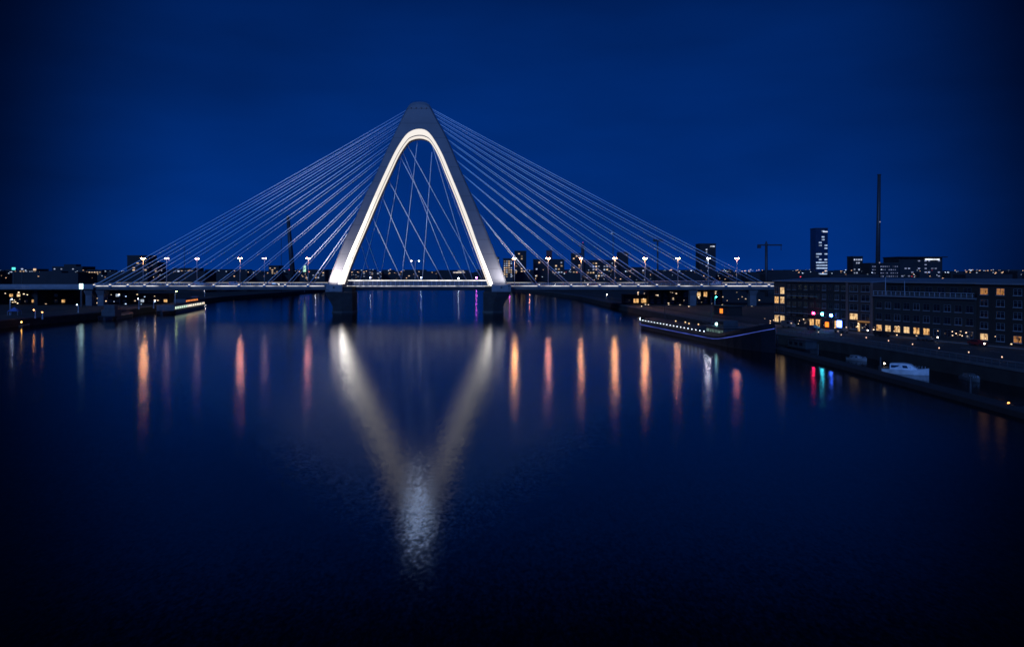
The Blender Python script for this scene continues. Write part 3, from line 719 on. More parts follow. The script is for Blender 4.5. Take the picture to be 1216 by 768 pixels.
# c: narrow brick block with white sills
t, L = facade('brick_townhouse', 'narrow red-brown brick townhouse with pale window bands and pilasters', 0.376, 0.492, red_brick)
pitched(t, L, H_+.36, 18)
for x in (.35, L-.35): MB().box(x-.3, x+.3, -.35, -.01, 0, H_).build('pilaster', pm('pilaster_brick',(0.2,0.11,0.09),0.8), t)
for r in range(5):
    for c in range(2):
        lit = E_warm2 if (r,c) == (1,0) else (E_warm if (r,c) in ((1,1),) else None)
        window(t, 2.9+c*4.6, 1.6+r*2.75, 3.1, 1.7, None if (r,c)==(1,1) else lit, 0, white_frame, r != 1)
MB().box(5.2, 9.2, -.8, -.02, 2.9, 3.25).build('shop_canopy', em('canopy_light',(1.0,.5,.2),.25), t)
MB().box(4.6, 5.3, -.12, -.02, .2, 2.4).build('door', E_warm2, t)
# d: stepped-back block with terrace
t, L = facade('terraced_block', 'dark apartment block with a railed roof terrace and a row of lit ground-floor windows', 0.495, 0.866, grey_brick, 13.6)
MB().box(0.02, L-.02, 5, 18, 10.51, H_).build('upper_storey', brown_brick, t)
MB().loft([[(x,4.3,H_+.36),(x,18,H_+1.3),(x,18,H_+.95),(x,4.3,H_+.01)] for x in (-.02,L-.03)]).build('roof', roof_metal, t)
MB().box(-.01, L-.04, -.5, 4.98, 10.52, 10.9).build('terrace_slab', roof_metal, t)
rl = MB(); x = .3
while x < L-.3: rl.box(x-.04,x+.04,-.4,-.32,10.91,12); x += 1.6
rl.box(.1,L-.3,-.42,-.3,12,12.08); rl.box(.1,L-.3,-.38,-.34,11.4,11.45); rl.build('terrace_railing', rail_m, t)
for c in range(8): window(t, 2.3+c*4.0, 12.3, 2.2, 1.8, None, 5, None, False)
for r in range(3):
    for c in range(10):
        x = 2+c*3.25; z = 1.7+r*3.2
        lit = None
        if r == 0: lit = {0:E_warm, 1:E_warm2, 2:E_warm2, 3:E_warm2, 4:E_warm, 5:E_warm, 6:None}.get(c)
        window(t, x, z, 1.9, 1.6, lit, 0, white_frame if (c+r) % 3 == 0 else None, r > 0)
MB().tube([(4.5,-.2,10.9),(4.5,-.2,16)], .07, 6).build('terrace_pole', rail_m, t)
MB().tube([(11.2,-.2,10.9),(11.2,-.2,15)], .05, 6).build('terrace_pole', rail_m, t)
# e: right-hand block
t, L = facade('apartment_block', 'dark apartment block at the right edge with pale framed windows, two lit under the roof', 0.868, 1.62, brown_brick)
pitched(t, L, H_+.36, 18)
for r in range(5):
    for c in range(13):
        x = 2.0+c*4.4; z = 1.6+r*2.75
        lit = None
        if (r,c) in ((4,0),(4,1)): lit = E_dimroom
        if (r,c) in ((0,0),): lit = E_warm2
        if (r,c) in ((0,2),): lit = E_dimroom
        if (r,c) in ((0,3),): lit = E_warm
        window(t, x, z, 2.0, 1.45, lit, 0, white_frame, True)
# f: buildings behind the deck on the right
t = thing('brick_warehouse', 'brown brick warehouse under the bridge deck with two tall arched bright windows', 'building', (91,447,3), 0)
MB().box(-15,26,0,16,-.5,12.5).build('wall', brown_brick, t); MB().box(-15.4,26.4,-.4,16.4,12.51,13).build('roof', roof_metal, t)
for c in range(11):
    for r in range(3):
        lit = {(8,1):E_warm,(7,1):E_warm2}.get((c,r))
        window(t, -13+c*3.7, 2+r*3.6, 1.9, 2.4, lit if lit else None, 0, None, True)
t = thing('low_shop', 'low shop with an orange lit front under the bridge deck', 'building', (72,452,3), 0)
MB().box(-9,9,0,10,-.5,5).build('wall', red_brick, t); MB().box(-9.4,9.4,-.4,10.4,5.01,5.4).build('roof', city_mid, t)
for c in range(4): window(t, -6.5+c*4.3, 1.8, 2.8, 2.2, E_warm if c in (1,2) else None, 0, None, False)
t = thing('pavilion', 'small pavilion with one orange glowing window on the quay behind the barge', 'building', (86,330,3.02), R(-75))
MB().box(-6,6,0,6,-.5,3.6).build('wall', brown_brick, t); MB().box(-6.5,6.5,-.6,6.5,3.61,3.9).build('roof', city_mid, t)
for c in range(3): window(t, -4+c*4, 1.7, 2.4, 1.8, E_orange if c == 1 else None, 0, None, False)

# shop signs on the river front
def on_facade(tt, z, out=.5):
    p = F0+fdir*(tt*FL); n = Vector((fdir.y,-fdir.x,0)); n = n if n.x < 0 else -n
    return Vector((p.x,p.y,z))+n*out
def fsign(name, label, tt, z, w, h, mat, out=.6, cat='sign'):
    p = on_facade(tt, z, out); t = thing(name, label, cat, p, frz)
    MB().box(-w/2,w/2,-.1,0,-h/2,h/2).build('face', mat, t)
    MB().box(-w/2-.1,w/2+.1,.004,.2,-h/2-.1,h/2+.1).build('casing', dark_metal, t)
    MB().box(-.1,.1,.21,out-.01,-.1,.1).build('bracket', dark_metal, t)
fsign('lit_screen', 'square glowing blue-white screen at street level beside the narrow brick townhouse', .351, 5.0, 1.9, 2.0, E_blue)
fsign('lit_sign', 'round-cornered orange glowing sign at street level beside the blue screen', .292, 4.5, 1.5, 1.5, E_orange)
fsign('streak_light', 'small red neon sign low on the long dark apartment block', .225, 7.6, 0.9, .7, em('red_neon',(1,.02,.14),80))
fsign('streak_light', 'small cyan neon sign low on the long dark apartment block', .268, 7.6, 0.9, .7, em('cyan_neon',(.06,.75,1),70))

fsign('streak_light', 'small deep blue light, added for its water streak, on the long dark apartment block', .312, 7.4, 0.9, .7, em('added_blue_glow',(.04,.14,1),95))  # added emitter that strengthens the blue streak on the water
m = MB()
for k in range(48):
    tt = rnd.random()*1.0; p = on_facade(tt, rnd.uniform(3.6,6.2), rnd.uniform(.3,9)); sz = rnd.uniform(.05,.14)
    m.box(p.x-sz,p.x+sz,p.y-sz,p.y+sz,p.z-sz*.8,p.z+sz*.8)
struct(tag(m.build('street_glints', em('street_glint',(1,.66,.4),2.0,.9,.3)), 'many tiny warm lights at street level along the apartment fronts', 'street lights'), 'stuff')
# ------------------------------------------------------------------ barge
def hullrings(L, W, sheer, n=28, z0=-.6, flare=.88, bowp=.22, sternp=.1):
    rings = []
    for i in range(n+1):
        u = i/n; x = -L/2+L*u
        w = W/2*min(1, (max(0.001,u)/sternp)**.5 if u < sternp else 1)*(1 if u < 1-bowp else max(.02, math.cos((u-(1-bowp))/bowp*math.pi/2)**.7))
        zt = sheer(u)
        rings.append([(x,-w*flare,z0),(x,-w,zt),(x,w,zt),(x,w*flare,z0)])
    return rings
b0 = Vector((50.5,303,0)); b1 = Vector((66.5,203,0)); bd = (b1-b0); BL = bd.length
bg = thing('barge', 'long black barge moored at the quay, edged with white bulbs and a blue light strip', 'barge', (b0+b1)/2, math.atan2(bd.y,bd.x))
sheer = lambda u: 2.3+4.6*max(0,(u-.74)/.26)**1.4+1.0*max(0,(.1-u)/.1)**2
hr = hullrings(BL, 11, sheer)
MB().loft(hr).build('hull', black_hull, bg, smooth=False)
# rubbing strake with blue LED on the river side (local -y faces the river)
pts = [(r[1][0], r[1][1]-.06, r[1][2]-.75) for r in hr]
MB().tube(pts, .055, 6).build('led_strip', em('barge_led',(0.12,0.2,1.0),.7,.5,.1), bg)
bw = MB()
for a, b in zip(hr, hr[1:]):
    bw.quad(a[1], b[1], (b[1][0],b[1][1]*.98,b[1][2]+.8), (a[1][0],a[1][1]*.98,a[1][2]+.8))
    bw.quad(a[2], b[2], (b[2][0],b[2][1]*.98,b[2][2]+.5), (a[2][0],a[2][1]*.98,a[2][2]+.5))
bw.build('bulwark', black_hull, bg)
fun = lambda x: (x+BL/2)/BL
k = 0
x = -BL/2+4
bulb_me = MB().ball((0,0,0), .12, 1, 1, 1, 6, 4).build('bulb', em('barge_bulb',(0.75,0.85,1.0),6), bg); first = True
while x < BL*.20:
    if first: o = bulb_me; first = False
    else: o = bulb_me.copy(); COL.objects.link(o)
    u = fun(x); w = 5.5*min(1,(u/.1)**.5 if u < .1 else 1)
    o.location = (x, -w-.1, sheer(u)+.95); x += 3.1
# hatch coamings, deckhouse, masts
hc = MB().loft([[(x,-3.6*s,z),(x,3.6*s,z)] for x,z,s in ((-40,2.21,1),(-40,3.3,.95),(10,3.3,.95),(10,2.21,1))], closed=False)
MB().loft([[(x,-3.7,2.2),(x,-3.3,3.5),(x,0,4.0),(x,3.3,3.5),(x,3.7,2.2)] for x in (-42,-20,8)]).build('hatch_cover', pm('hatch_paint',(0.03,0.032,0.036),0.6), bg)
dh = MB().box(14,27,-3.2,3.2,2.2,4.6).build('deckhouse', pm('cabin_paint',(0.05,0.055,0.06),0.5), bg, bevel=.15)
MB().box(13.5,27.5,-3.6,3.6,4.61,4.8).build('deckhouse_roof', pm('cabin_roof',(0.07,0.075,0.08),0.5), bg)
for c in range(6): MB().box(14.8+c*2,16.2+c*2,-3.26,-3.21,3.1,3.9).build('window', em('cabin_glow',(0.45,0.75,0.7),.22,.7,1), dh)
MB().box(20,24.5,-2.2,2.2,4.81,6.6).build('wheelhouse', pm('cabin_paint',(0.05,0.055,0.06),0.5), bg, bevel=.12)
MB().box(20.3,24.2,-2.26,-2.21,5.4,6.3).build('wheelhouse_window', glassd, bg)
MB().ball((19.3,-2,5.4), .5, 1.4, 1, .8).build('cabin_light', em('cabin_teal',(0.45,0.95,0.95),6), bg)
MB().tube([(10.5,0,2.2),(10.5,0,13)], [.2,.1], 8).build('mast', dark_metal, bg)
MB().tube([(10.5,0,4.5),(0,0,5.6)], .12, 6).build('boom', dark_metal, bg)
MB().tube([(-30,0,4),(-30,0,10)], [.16,.08], 6).build('mast', dark_metal, bg)
for x, y in ((-14,-2),(-8,-1),(-1,-2.5),(3,-1)):
    MB().ball((x,y,4.3), .22).build('deck_light', em('deck_warm',(1.0,.65,.3),1.6), bg)
MB().box(38,44,-1.6,1.6,3.0,3.7).build('anchor_winch', dark_metal, bg, bevel=.1)

# ------------------------------------------------------------------ left passenger ship and others
s0 = Vector((-171,392,0)); s1 = Vector((-186,482,0)); sd = s1-s0; SL = sd.length
ps = thing('passenger_ship', 'long dark passenger ship moored at the left bank with a bright row of windows', 'ship', (s0+s1)/2, math.atan2(sd.y,sd.x))
sh2 = lambda u: 1.6+.9*max(0,(u-.8)/.2)**2
hr = hullrings(SL, 10, sh2, 22)
MB().loft(hr).build('hull', black_hull, ps)
MB().box(-SL*.42, SL*.36, -4.2, 4.2, 1.61, 4.4).build('saloon', pm('saloon_paint',(0.09,0.09,0.1),0.5), ps, bevel=.1)
for s in (-1,1):
    for c in range(16):
        x = -SL*.40+c*SL*.048
        MB().box(x,x+SL*.024,s*4.22-.05,s*4.22+.05,2.3,3.5).build('window', em('saloon_warm',(1.0,.9,.72),1.3,.4,.5) if c > 5 else em('saloon_cool',(.75,1.0,.8),1.2), ps)
MB().box(-SL*.36, SL*.3, -3.8, 3.8, 4.41, 4.6).build('upper_deck', city_mid, ps)
MB().box(-SL*.1, SL*.25, -3.0, 3.0, 4.61, 6.4).build('upper_saloon', pm('saloon_paint',(0.09,0.09,0.1),0.5), ps)
for c in range(8): MB().box(-SL*.09+c*3.6,-SL*.09+c*3.6+2.4,3.02,3.08,5.0,5.8).build('upper_window', em('amber',(1.0,.3,.08),.9,.8,.5), ps)
for c in range(8): MB().box(-SL*.09+c*3.6,-SL*.09+c*3.6+2.4,-3.08,-3.02,5.0,5.8).build('upper_window', em('amber',(1.0,.3,.08),.9,.8,.5), ps)
MB().box(SL*.27,SL*.31,-1.8,1.8,4.61,7).build('wheelhouse', white_paint, ps, bevel=.1)
MB().tube([(SL*.2,0,6.4),(SL*.2,0,10)], .1, 6).build('mast', dark_metal, ps)
# dark work ship nearer the bridge column
ws = thing('workboat', 'dark workboat with scattered deck lights moored ahead of the lit passenger ship', 'boat', (-178,362,0), math.atan2(90,-15))
hr = hullrings(34, 8, lambda u: 1.5+1.2*max(0,(u-.7)/.3)**2, 18)
MB().loft(hr).build('hull', black_hull, ws)
MB().box(-12,-3,-2.8,2.8,1.5,4.4).build('cabin', pm('cabin_paint',(0.05,0.055,0.06),0.5), ws, bevel=.1)
MB().box(-10.5,-5,-2.2,2.2,4.41,6.3).build('wheelhouse', pm('cabin_paint',(0.05,0.055,0.06),0.5), ws, bevel=.1)
for c in range(4):
    MB().box(-11.2+c*2.1,-10.2+c*2.1,2.82,2.88,2.4,3.4).build('window', E_cool, ws)
MB().tube([(4,0,1.5),(4,0,9)], .12, 6).build('mast', dark_metal, ws)
for x,y,z in ((5,2,3),(9,1,2.6),(-1,2.6,3.2)): MB().ball((x,y,z), .2).build('deck_light', em('wl',(.8,.9,1),3), ws)

# small boats in the inlet
def cruiser(label, loc, rz, s=1.0, hullmat=white_paint, lights=None):
    t = thing('motor_boat', label, 'boat', loc, rz)
    L = 8*s; hr = hullrings(L, 2.7*s, lambda u: .75*s+.45*s*max(0,(u-.55)/.45)**1.5, 18, -.3, .75, .45, .05)
    MB().loft(hr).build('hull', hullmat, t, smooth=False)
    MB().loft([[(x*s,-w*s,z0*s),(x*s,-w*.8*s,z1*s),(x*s,w*.8*s,z1*s),(x*s,w*s,z0*s)] for x,w,z0,z1 in ((-2.2,1.05,.75,1.75),(-.2,1.05,.78,1.9),(1.0,.95,.8,1.75),(2.2,.6,.85,1.0))]).build('cabin', hullmat, t)
    for sg in (-1,1):
        MB().quad((-2*s,sg*1.0*s,1.05*s),(.8*s,sg*.97*s,1.1*s),(.6*s,sg*.9*s,1.55*s),(-2*s,sg*.92*s,1.5*s)).build('window', glassd, t)
    rl = MB()
    for k in range(5):
        x = (1.2+k*.55)*s; w = max(.15,(1.05-.22*k))*s
        for sg in (-1,1): rl.tube([(x,sg*w,.9*s),(x,sg*w,1.5*s)], .025, 4)
    rl.build('bow_rail', rail_m, t)
    MB().box(-3.7*s,-2.3*s,-.9*s,.9*s,.76*s,.95*s).build('cockpit', wood_deck, t)
    MB().box(-4.25*s,-4.0*s,-.3*s,.3*s,0,1.1*s).build('outboard_motor', dark_metal, t)
    if lights:
        MB().ball((-3.3*s,0,1.6*s), .16).build('stern_light', lights, t)
    return t
cruiser('white cabin cruiser moored inside the jetty with a glowing stern light', (78.6,161,0), math.atan2(-4.5,6), 1.12, pm('white_gelcoat',(.7,.7,.72),.35), em('stern',(1.0,.75,.5),14))
cruiser('small open white boat on the inlet water beside the blue reflections', (79.8,186,0), math.atan2(-4,3), .62, pm('cream_gelcoat',(0.2,0.2,0.21),0.4))
cruiser('dim grey motor boat moored against the quay wall at the right', (86.2,151,0), math.atan2(-10,.6), .68, pm('grey_gelcoat',(0.08,0.085,0.09),0.4))
cruiser('dark little boat with orange lamps at the near end of the jetty', (73.5,117,0), math.atan2(-10,.3), .55, black_hull, em('amber_lamp',(1.0,.35,.08),7))
# floating jetty
jt = thing('jetty', 'long low dark floating jetty running along the inlet towards the right edge', 'jetty', (0,0,0))
poly = []
ctr = [(63.5,232),(66,226),(68.8,215),(70.2,190),(71.2,160),(72,130),(73.5,60)]
left = [(x-1.9, y) for x, y in ctr]; right = [(x+1.9, y) for x, y in ctr]
MB().prism([(64.5,234.5)]+right[1:]+left[::-1][:-1]+[(62.9,233.5)], .0, .75).build('float', pm('jetty_concrete',(0.016,0.016,0.017),0.8,0,0.3,0.5), jt)
dkm = MB()
ins = 0.15
MB().prism([(64.4,234.0)]+[(x-ins,y) for x,y in right[1:]]+[(x+ins,y) for x,y in left[::-1][:-1]]+[(63.1,233.1)], .753, .82).build('decking', pm('jetty_boards',(0.025,0.025,0.028),0.8,0,0.3,1.0), jt)
mp = MB()
for y in (215,190,160,130,100): mp.tube([(interp(sorted([(b,a) for a,b in ctr]), y)+2.2,y,-1),(interp(sorted([(b,a) for a,b in ctr]), y)+2.2,y,3.2)], .2, 8)
for y in (215,190,160,130,100):
    xx = interp(sorted([(b,a) for a,b in ctr]), y)+2.2
    MB().tube([(xx,y,-1),(xx,y,3.4)], .2, 8).build('mooring_pile', dark_metal, jt)
# dark moored houseboat behind the barge bow
hb_ = thing('houseboat', 'dark flat-roofed houseboat tucked between the jetty and the quay', 'boat', (75.2,207,0), math.atan2(-10,2))
MB().loft(hullrings(13, 4, lambda u: .9, 10, -.4)).build('hull', black_hull, hb_)
MB().box(-5,3.5,-1.6,1.6,.91,2.9).build('cabin', pm('cabin_paint',(0.05,0.055,0.06),0.5), hb_, bevel=.08)
MB().box(-5.3,3.8,-1.8,1.8,2.91,3.05).build('roof', city_mid, hb_)
for c in range(3): MB().box(-4.2+c*2.4,-2.8+c*2.4,-1.66,-1.61,1.6,2.4).build('window', glassd, hb_)

# ------------------------------------------------------------------ quay lamps and bollard lights (they draw the streaks)
def qlamp(label, px, Y, h, mat, zb=3.02, rad=.35, grp=None):
    t = lamp_proto('quay_lamp', label, h, mat, 1, rad, .5)
    t.location = ((px-CX)*Y/F_PX, Y, zb); t.rotation_euler.z = random.uniform(0,6)
    return t
qlamp('orange quay lamp at the far right bank just beyond the right pier', 629, 880, 4.5, em('ql1',(1,.33,.16),150), rad=.6)
qlamp('cream quay lamp on the right bank before the barge', 720, 560, 2.5, em('ql2',(1,.85,.6),50), rad=.4)
qlamp('white quay lamp under the deck near the left arch foot', 375, 960, 3.0, em('ql3',(.85,.9,1),110), rad=.6, zb=3)
qlamp('reddish quay lamp on the left bank under the deck', 307, 900, 2.5, em('ql4',(1,.33,.18),120), rad=.6, zb=3)
qlamp('amber quay lamp at the far left, leftmost of two close together', 42, 306, 3.2, em('ql5',(1,.40,.10),22), rad=.3)
qlamp('amber quay lamp at the far left, rightmost of two close together', 50.5, 300, 2.6, em('ql6',(1,.40,.12),22), rad=.34)
qlamp('pale bluish lamp standing on the left promenade edge of the photo', 12, 330, 6.5, em('ql7',(.7,.85,1),26), rad=.3)
qlamp('small white lamp on the left bank under the lit sign', 93, 350, 3.5, em('ql8',(.85,.92,1),20), rad=.25)
qlamp('teal lamp on the quay behind the barge deckhouse', 849, 345, 7, em('ql9',(.03,1,.72),70), rad=.4)
qlamp('white lamp on the left bank beside the workboat', 165, 385, 5, em('ql10',(.85,.9,1),25), rad=.3, zb=3)
qlamp('warm lamp on the left bank behind the workboat', 182.5, 395, 4, em('ql11',(1,.6,.35),30), rad=.3, zb=3)
qlamp('yellow-green lamp on the bank behind the passenger ship bow', 208, 410, 8, em('ql12',(.8,1,.35),22), rad=.4, zb=3)
qlamp('violet lamp on the far bank glimpsed left of the right pier', 566, 1605, 9, em('ql13',(.7,.12,1),60), rad=2.2, zb=3)
qlamp('magenta lamp on the far bank glimpsed right of the right pier', 605, 900, 4, em('ql14',(.8,.12,.9),60), rad=.7, zb=3)
qlamp('dim white lamp on the far shore inside the arch', 544, 1610, 8, em('ql15',(.8,.9,1),50), rad=1.5, zb=3)
qlamp('dim bluish lamp on the far shore in the middle of the arch', 500, 1612, 9, em('ql16',(.5,.65,1),60), rad=1.5, zb=3)
qlamp('dim blue-white lamp on the far shore near the left arch leg', 440, 1608, 9, em('ql17',(.55,.65,1),40), rad=1.4, zb=3)
qlamp('white lamp on the left bank beyond the passenger ship', 243, 600, 5, em('ql18',(.9,.9,1),45), rad=.45, zb=3)
for i, (tt, out, lab) in enumerate(((.40,4,'low white bollard light outside the brick townhouse'),(.505,3,'low warm bollard light at the near corner of the townhouse'),(.79,5,'low white bollard light in front of the dark terrace front'),(.985,10,'low white bollard light on the promenade at the right edge'),(.12,4,'low warm bollard light outside the corner house'))):
    p = on_facade(tt, 3.12, out); t = thing('bollard_light', lab, 'bollard light', p)
    MB().tube([(0,0,0),(0,0,.75)], .12, 8).build('post', dark_metal, t); MB().tube([(0,0,.752),(0,0,1.05)], .13, 8).build('lens', em('bollard_lens',(1.0,.85,.7),9), t); MB().tube([(0,0,1.052),(0,0,1.12)], .16, 8).build('cap', dark_metal, t)
bl0 = [o for o in bpy.data.objects if o.name.startswith('bollard_light') and o.parent is None][0]
for k in range(11):
    y = 128+k*9.5
    o = clone(bl0, (qx(y)+7.2, y, 3.1), 0, 'low bollard light in the evenly spaced row along the right promenade kerb'); o['group'] = 'bollard lights along the right promenade'
    for c in kids(o):
        c.scale = (.75,.75,.8)
        if c.name.startswith('lens'): c.data = c.data.copy(); c.data.materials[0] = em('kerb_lens',(1.0,.6,.4),2.2)
# railing along the right promenade
rl = thing('promenade_railing', 'low pale metal railing along the promenade above the inlet', 'railing')
rb = MB(); y = 100
while y < 300: rb.tube([(qx(y)+.6,y,3.08),(qx(y)+.6,y,4.1)], .04, 5); y += 2
qrail = pm('quay_rail_paint',(0.10,0.10,0.105),0.5)
rb.build('posts', qrail, rl)
MB().tube([(qx(y)+.6,y,4.12) for y in range(100,301,10)], .05, 6).build('handrail', qrail, rl)
MB().tube([(qx(y)+.6,y,3.6) for y in range(100,301,10)], .03, 6).build('midrail', qrail, rl)

# ------------------------------------------------------------------ vehicles
def car(label, loc, rz, mat, van=False, lights=False, grp=None):
    t = thing('van' if van else 'car', label, 'van' if van else 'car', loc, rz, grp)
    h = 2.2 if van else 1.45
    if van: prof = [(-2.6,.35),(-2.6,2.1),(-2.4,h),(1.3,h),(2.0,1.35),(2.6,1.15),(2.65,.35)]
    else: prof = [(-2.1,.35),(-2.12,.85),(-1.9,.98),(-1.45,1.05),(-.85,h),(.45,h),(1.15,1.0),(2.0,.85),(2.15,.6),(2.15,.35)]
    MB().loft([[(x,y*(.88 if z > 1.1 else 1),z) for x,z in prof] for y in (-.88,.88)]).build('body', mat, t, bevel=.05)
    for s in (-1,1):
        if van: MB().quad((.3,s*.79,1.3),(1.6,s*.79,1.3),(1.2,s*.79,1.95),(.3,s*.79,1.95)).build('window', glassd, t)
        else: MB().quad((-1.3,s*.89,1.03),(1.0,s*.89,1.03),(.4,s*.80,1.38),(-.8,s*.80,1.38)).build('window', glassd, t)
        for x in (-1.35,1.4): MB().tube([(x,s*.72,.33),(x,s*.92,.33)], .33, 12).build('wheel', rubber, t)
        MB().box(2.16,2.2,s*.65-.16,s*.65+.16,.6,.75).build('headlight', em('headlight_on',(1,.95,.85),25) if lights else glassd, t)
        MB().box(-2.68 if van else -2.17,-2.62 if van else -2.12,s*.65-.12,s*.65+.12,.65,.85).build('tail_light', em('tail_on',(1,.03,.02),3) if lights else rust, t)
    return t
silver = pm('silver_paint',(0.15,0.155,0.16),0.35,0.4,0.05,1); navy = pm('navy_paint',(0.03,0.04,0.09),0.3); red_p = pm('dark_red_paint',(0.2,0.02,0.02),0.3); blackp = pm('black_paint',(0.015,0.015,0.016),0.3)
B_ = lambda px, yo: ((px-CX)*(YB+yo)/F_PX, YB+yo, DZ+.01)
car('white van driving on the bridge beside the far railing, nearer the left end', B_(237,15), 0, white_paint, True, True)
car('white van driving on the bridge halfway to the left arch foot', B_(278,15), 0, white_paint, True, True)
car('silver car on the bridge near the left arch foot', B_(326,16), 0, silver, False, True)
car('silver car on the bridge deck beyond the right arch foot', B_(664,16), math.pi, silver, False, True)
car('dark red car on the bridge deck near the slim chimney', B_(703,16), math.pi, red_p, False, True)
car('white van at the right end of the bridge near the black slab tower', B_(850,15), math.pi, white_paint, True, True)
pc = [('silver parked car by the kerb outside the narrow brick townhouse', .43, silver), ('navy parked car by the kerb outside the orange sign', .30, navy), ('grey parked van by the kerb outside the long dark block', .17, pm('van_grey',(.08,.08,.085),.4)),
      ('black parked car by the kerb below the lit ground-floor windows', .60, blackp), ('silver parked car by the kerb before the dark terrace shopfront', .76, silver), ('dark red parked car by the kerb at the right edge', .93, red_p)]
for lab, tt, mt in pc:
    p = on_facade(tt, 3.02, 6.3); car(lab, p, frz, mt, 'van' in lab)

# ------------------------------------------------------------------ left bank
def lowhouse(name, label, x, y, w, d, h, wins, mat=brown_brick, rz=0):
    t = thing(name, label, 'building', (x,y,3), rz)
    MB().box(-w/2,w/2,0,d,-.5,h).build('wall', mat, t); MB().box(-w/2-.3,w/2+.3,-.3,d+.3,h+.003,h+.4).build('roof', city_mid, t)
    n = max(2, int(w/4)); 
    for c in range(n):
        for r in range(max(1,int(h/3.3))):
            window(t, -w/2+w*(c+.5)/n, 1.7+r*3.2, 1.9, 1.5, wins.get((c,r)), 0, None, False)
    return t
lowhouse('riverside_house', 'low riverside building at the far left under the viaduct with a few warm lit windows', -268, 450, 46, 12, 8.6, {(2,1):E_warm,(3,1):E_warm2,(5,0):E_warm,(6,1):E_warm2,(9,0):E_warm})
lowhouse('riverside_house', 'small dark brick house beside the bridge column with bluish lit windows', -226, 452, 20, 12, 7.4, {(1,1):E_cool,(3,1):E_cool}, grey_brick)
lowhouse('boathouse', 'low dark boathouse on the left bank behind the workboat', -205, 455, 22, 10, 5.5, {(1,0):E_cool,(4,0):E_warm}, grey_brick)
tn = thing('market_tent', 'small blue canvas tent on the left promenade', 'tent', (-205,331,3.02), .2)
MB().loft([[(-2,-2,1.6),(2,-2,1.6),(2,2,1.6),(-2,2,1.6)],[(-.1,-.1,3.2),(.1,-.1,3.2),(.1,.1,3.2),(-.1,.1,3.2)]]).build('canopy', tent_m, tn)
for sx in (-1,1):
    for sy in (-1,1): MB().tube([(sx*1.9,sy*1.9,0),(sx*1.9,sy*1.9,1.62)], .06, 6).build('leg', pole_m, tn)
va = thing('approach_viaduct', 'long low concrete viaduct carrying the road off the left edge', 'viaduct', (0,YB,0))
xe = XL-.4
MB().box(-420, xe, 9.5, 34.5, DZ-1.9, DZ-.4).build('slab', girder, va)
MB().box(-420, xe, 9.3, 9.48, DZ-1.2, DZ+.5).build('parapet', pale_conc, va); MB().box(-420, xe, 34.52, 34.7, DZ-1.2, DZ+.5).build('parapet', pale_conc, va)
for x in (-255,-290,-325,-360): MB().box(x-1,x+1,15,29,-.2+3,DZ-1.91).build('column', concrete, va)
lb = thing('rowing_boat', 'little boat with an amber lamp moored below the left quay', 'boat', (-186.2+1.8,304,0), math.pi/2)
MB().loft(hullrings(6, 2, lambda u: .6+.4*max(0,(u-.6)/.4)**2, 12, -.2, .7, .4, .1)).build('hull', wood_deck, lb)
MB().box(-1,-.7,-.9,.9,.62,.68).build('thwart', wood_deck, lb)
MB().tube([(-2,0,.5),(-2,0,1.7)], .04, 5).build('lamp_post', dark_metal, lb); MB().ball((-2,0,1.85), .22).build('lamp', em('boat_amber',(1,.5,.12),14), lb)

# ------------------------------------------------------------------ floodlights (real fixtures at the arch feet)
def flood(px, dy, tgt, power, col, size=R(50)):
    p = BP(px, 338); loc = Vector((p.x, YB+dy, DZ+1.2))
    li = bpy.data.lights.new('arch_floodlight', 'SPOT'); li.energy = power; li.color = col; li.spot_size = size; li.spot_blend = .8; li.shadow_soft_size = .4
    o = bpy.data.objects.new('arch_floodlight', li); COL.objects.link(o); o.location = loc
    d = Vector(tgt)-loc; o.rotation_euler = d.to_track_quat('-Z','Y').to_euler(); return o
for px, tx, ty, pw, cc in ((391,405,288,44000,(1.0,.88,.86)), (604.5,589,290,24000,(.95,.88,.92))):
    flood(px, -8.5, P(tx,ty,YB), pw, cc, R(140))
    q = BP(px, 338)
    fx_ = MB().box(q.x-.5,q.x+.5,-8.9,-8.3,DZ-.1,DZ+.55).build('floodlight', dark_metal, br, bevel=.06)
    MB().tube([(q.x,-8.6,DZ-.11),(q.x,-8.0,DZ-1.6),(q.x,-2.42,DZ-1.9)], .12, 6).build('bracket', dark_metal, fx_)
# narrow spots and boxes added on the crown to make the river shimmer
for px in (488,494,500,506):
    o = flood(px, 0, (0,0,0), 1150, (.45,.62,1.0), R(2.7))
    q = P(px,129,YB); o.location = q+Vector((0,-1.6,0)); o.data.shadow_soft_size = 1.1; o.data.spot_blend = .9
    d = Vector((-8.8,76,0))-o.location; o.rotation_euler = d.to_track_quat('-Z','Y').to_euler()
    q.y -= YB
    MB().box(q.x-.35,q.x+.35,-.6,-.02,q.z+.2,q.z+.6).build('added_shimmer_box', steel, arch, bevel=.06)
# cool fill sun added behind the camera to brighten the cables evenly
sl = bpy.data.lights.new('cable_fill', 'SUN'); sl.energy = FILL_SUN; sl.angle = R(12); sl.color = (.20,.44,1.0)
so = bpy.data.objects.new('cable_fill', sl); COL.objects.link(so); so.location = (-100,-200,300)
so.rotation_euler = Vector((.45,1,-.55)).to_track_quat('-Z','Y').to_euler()

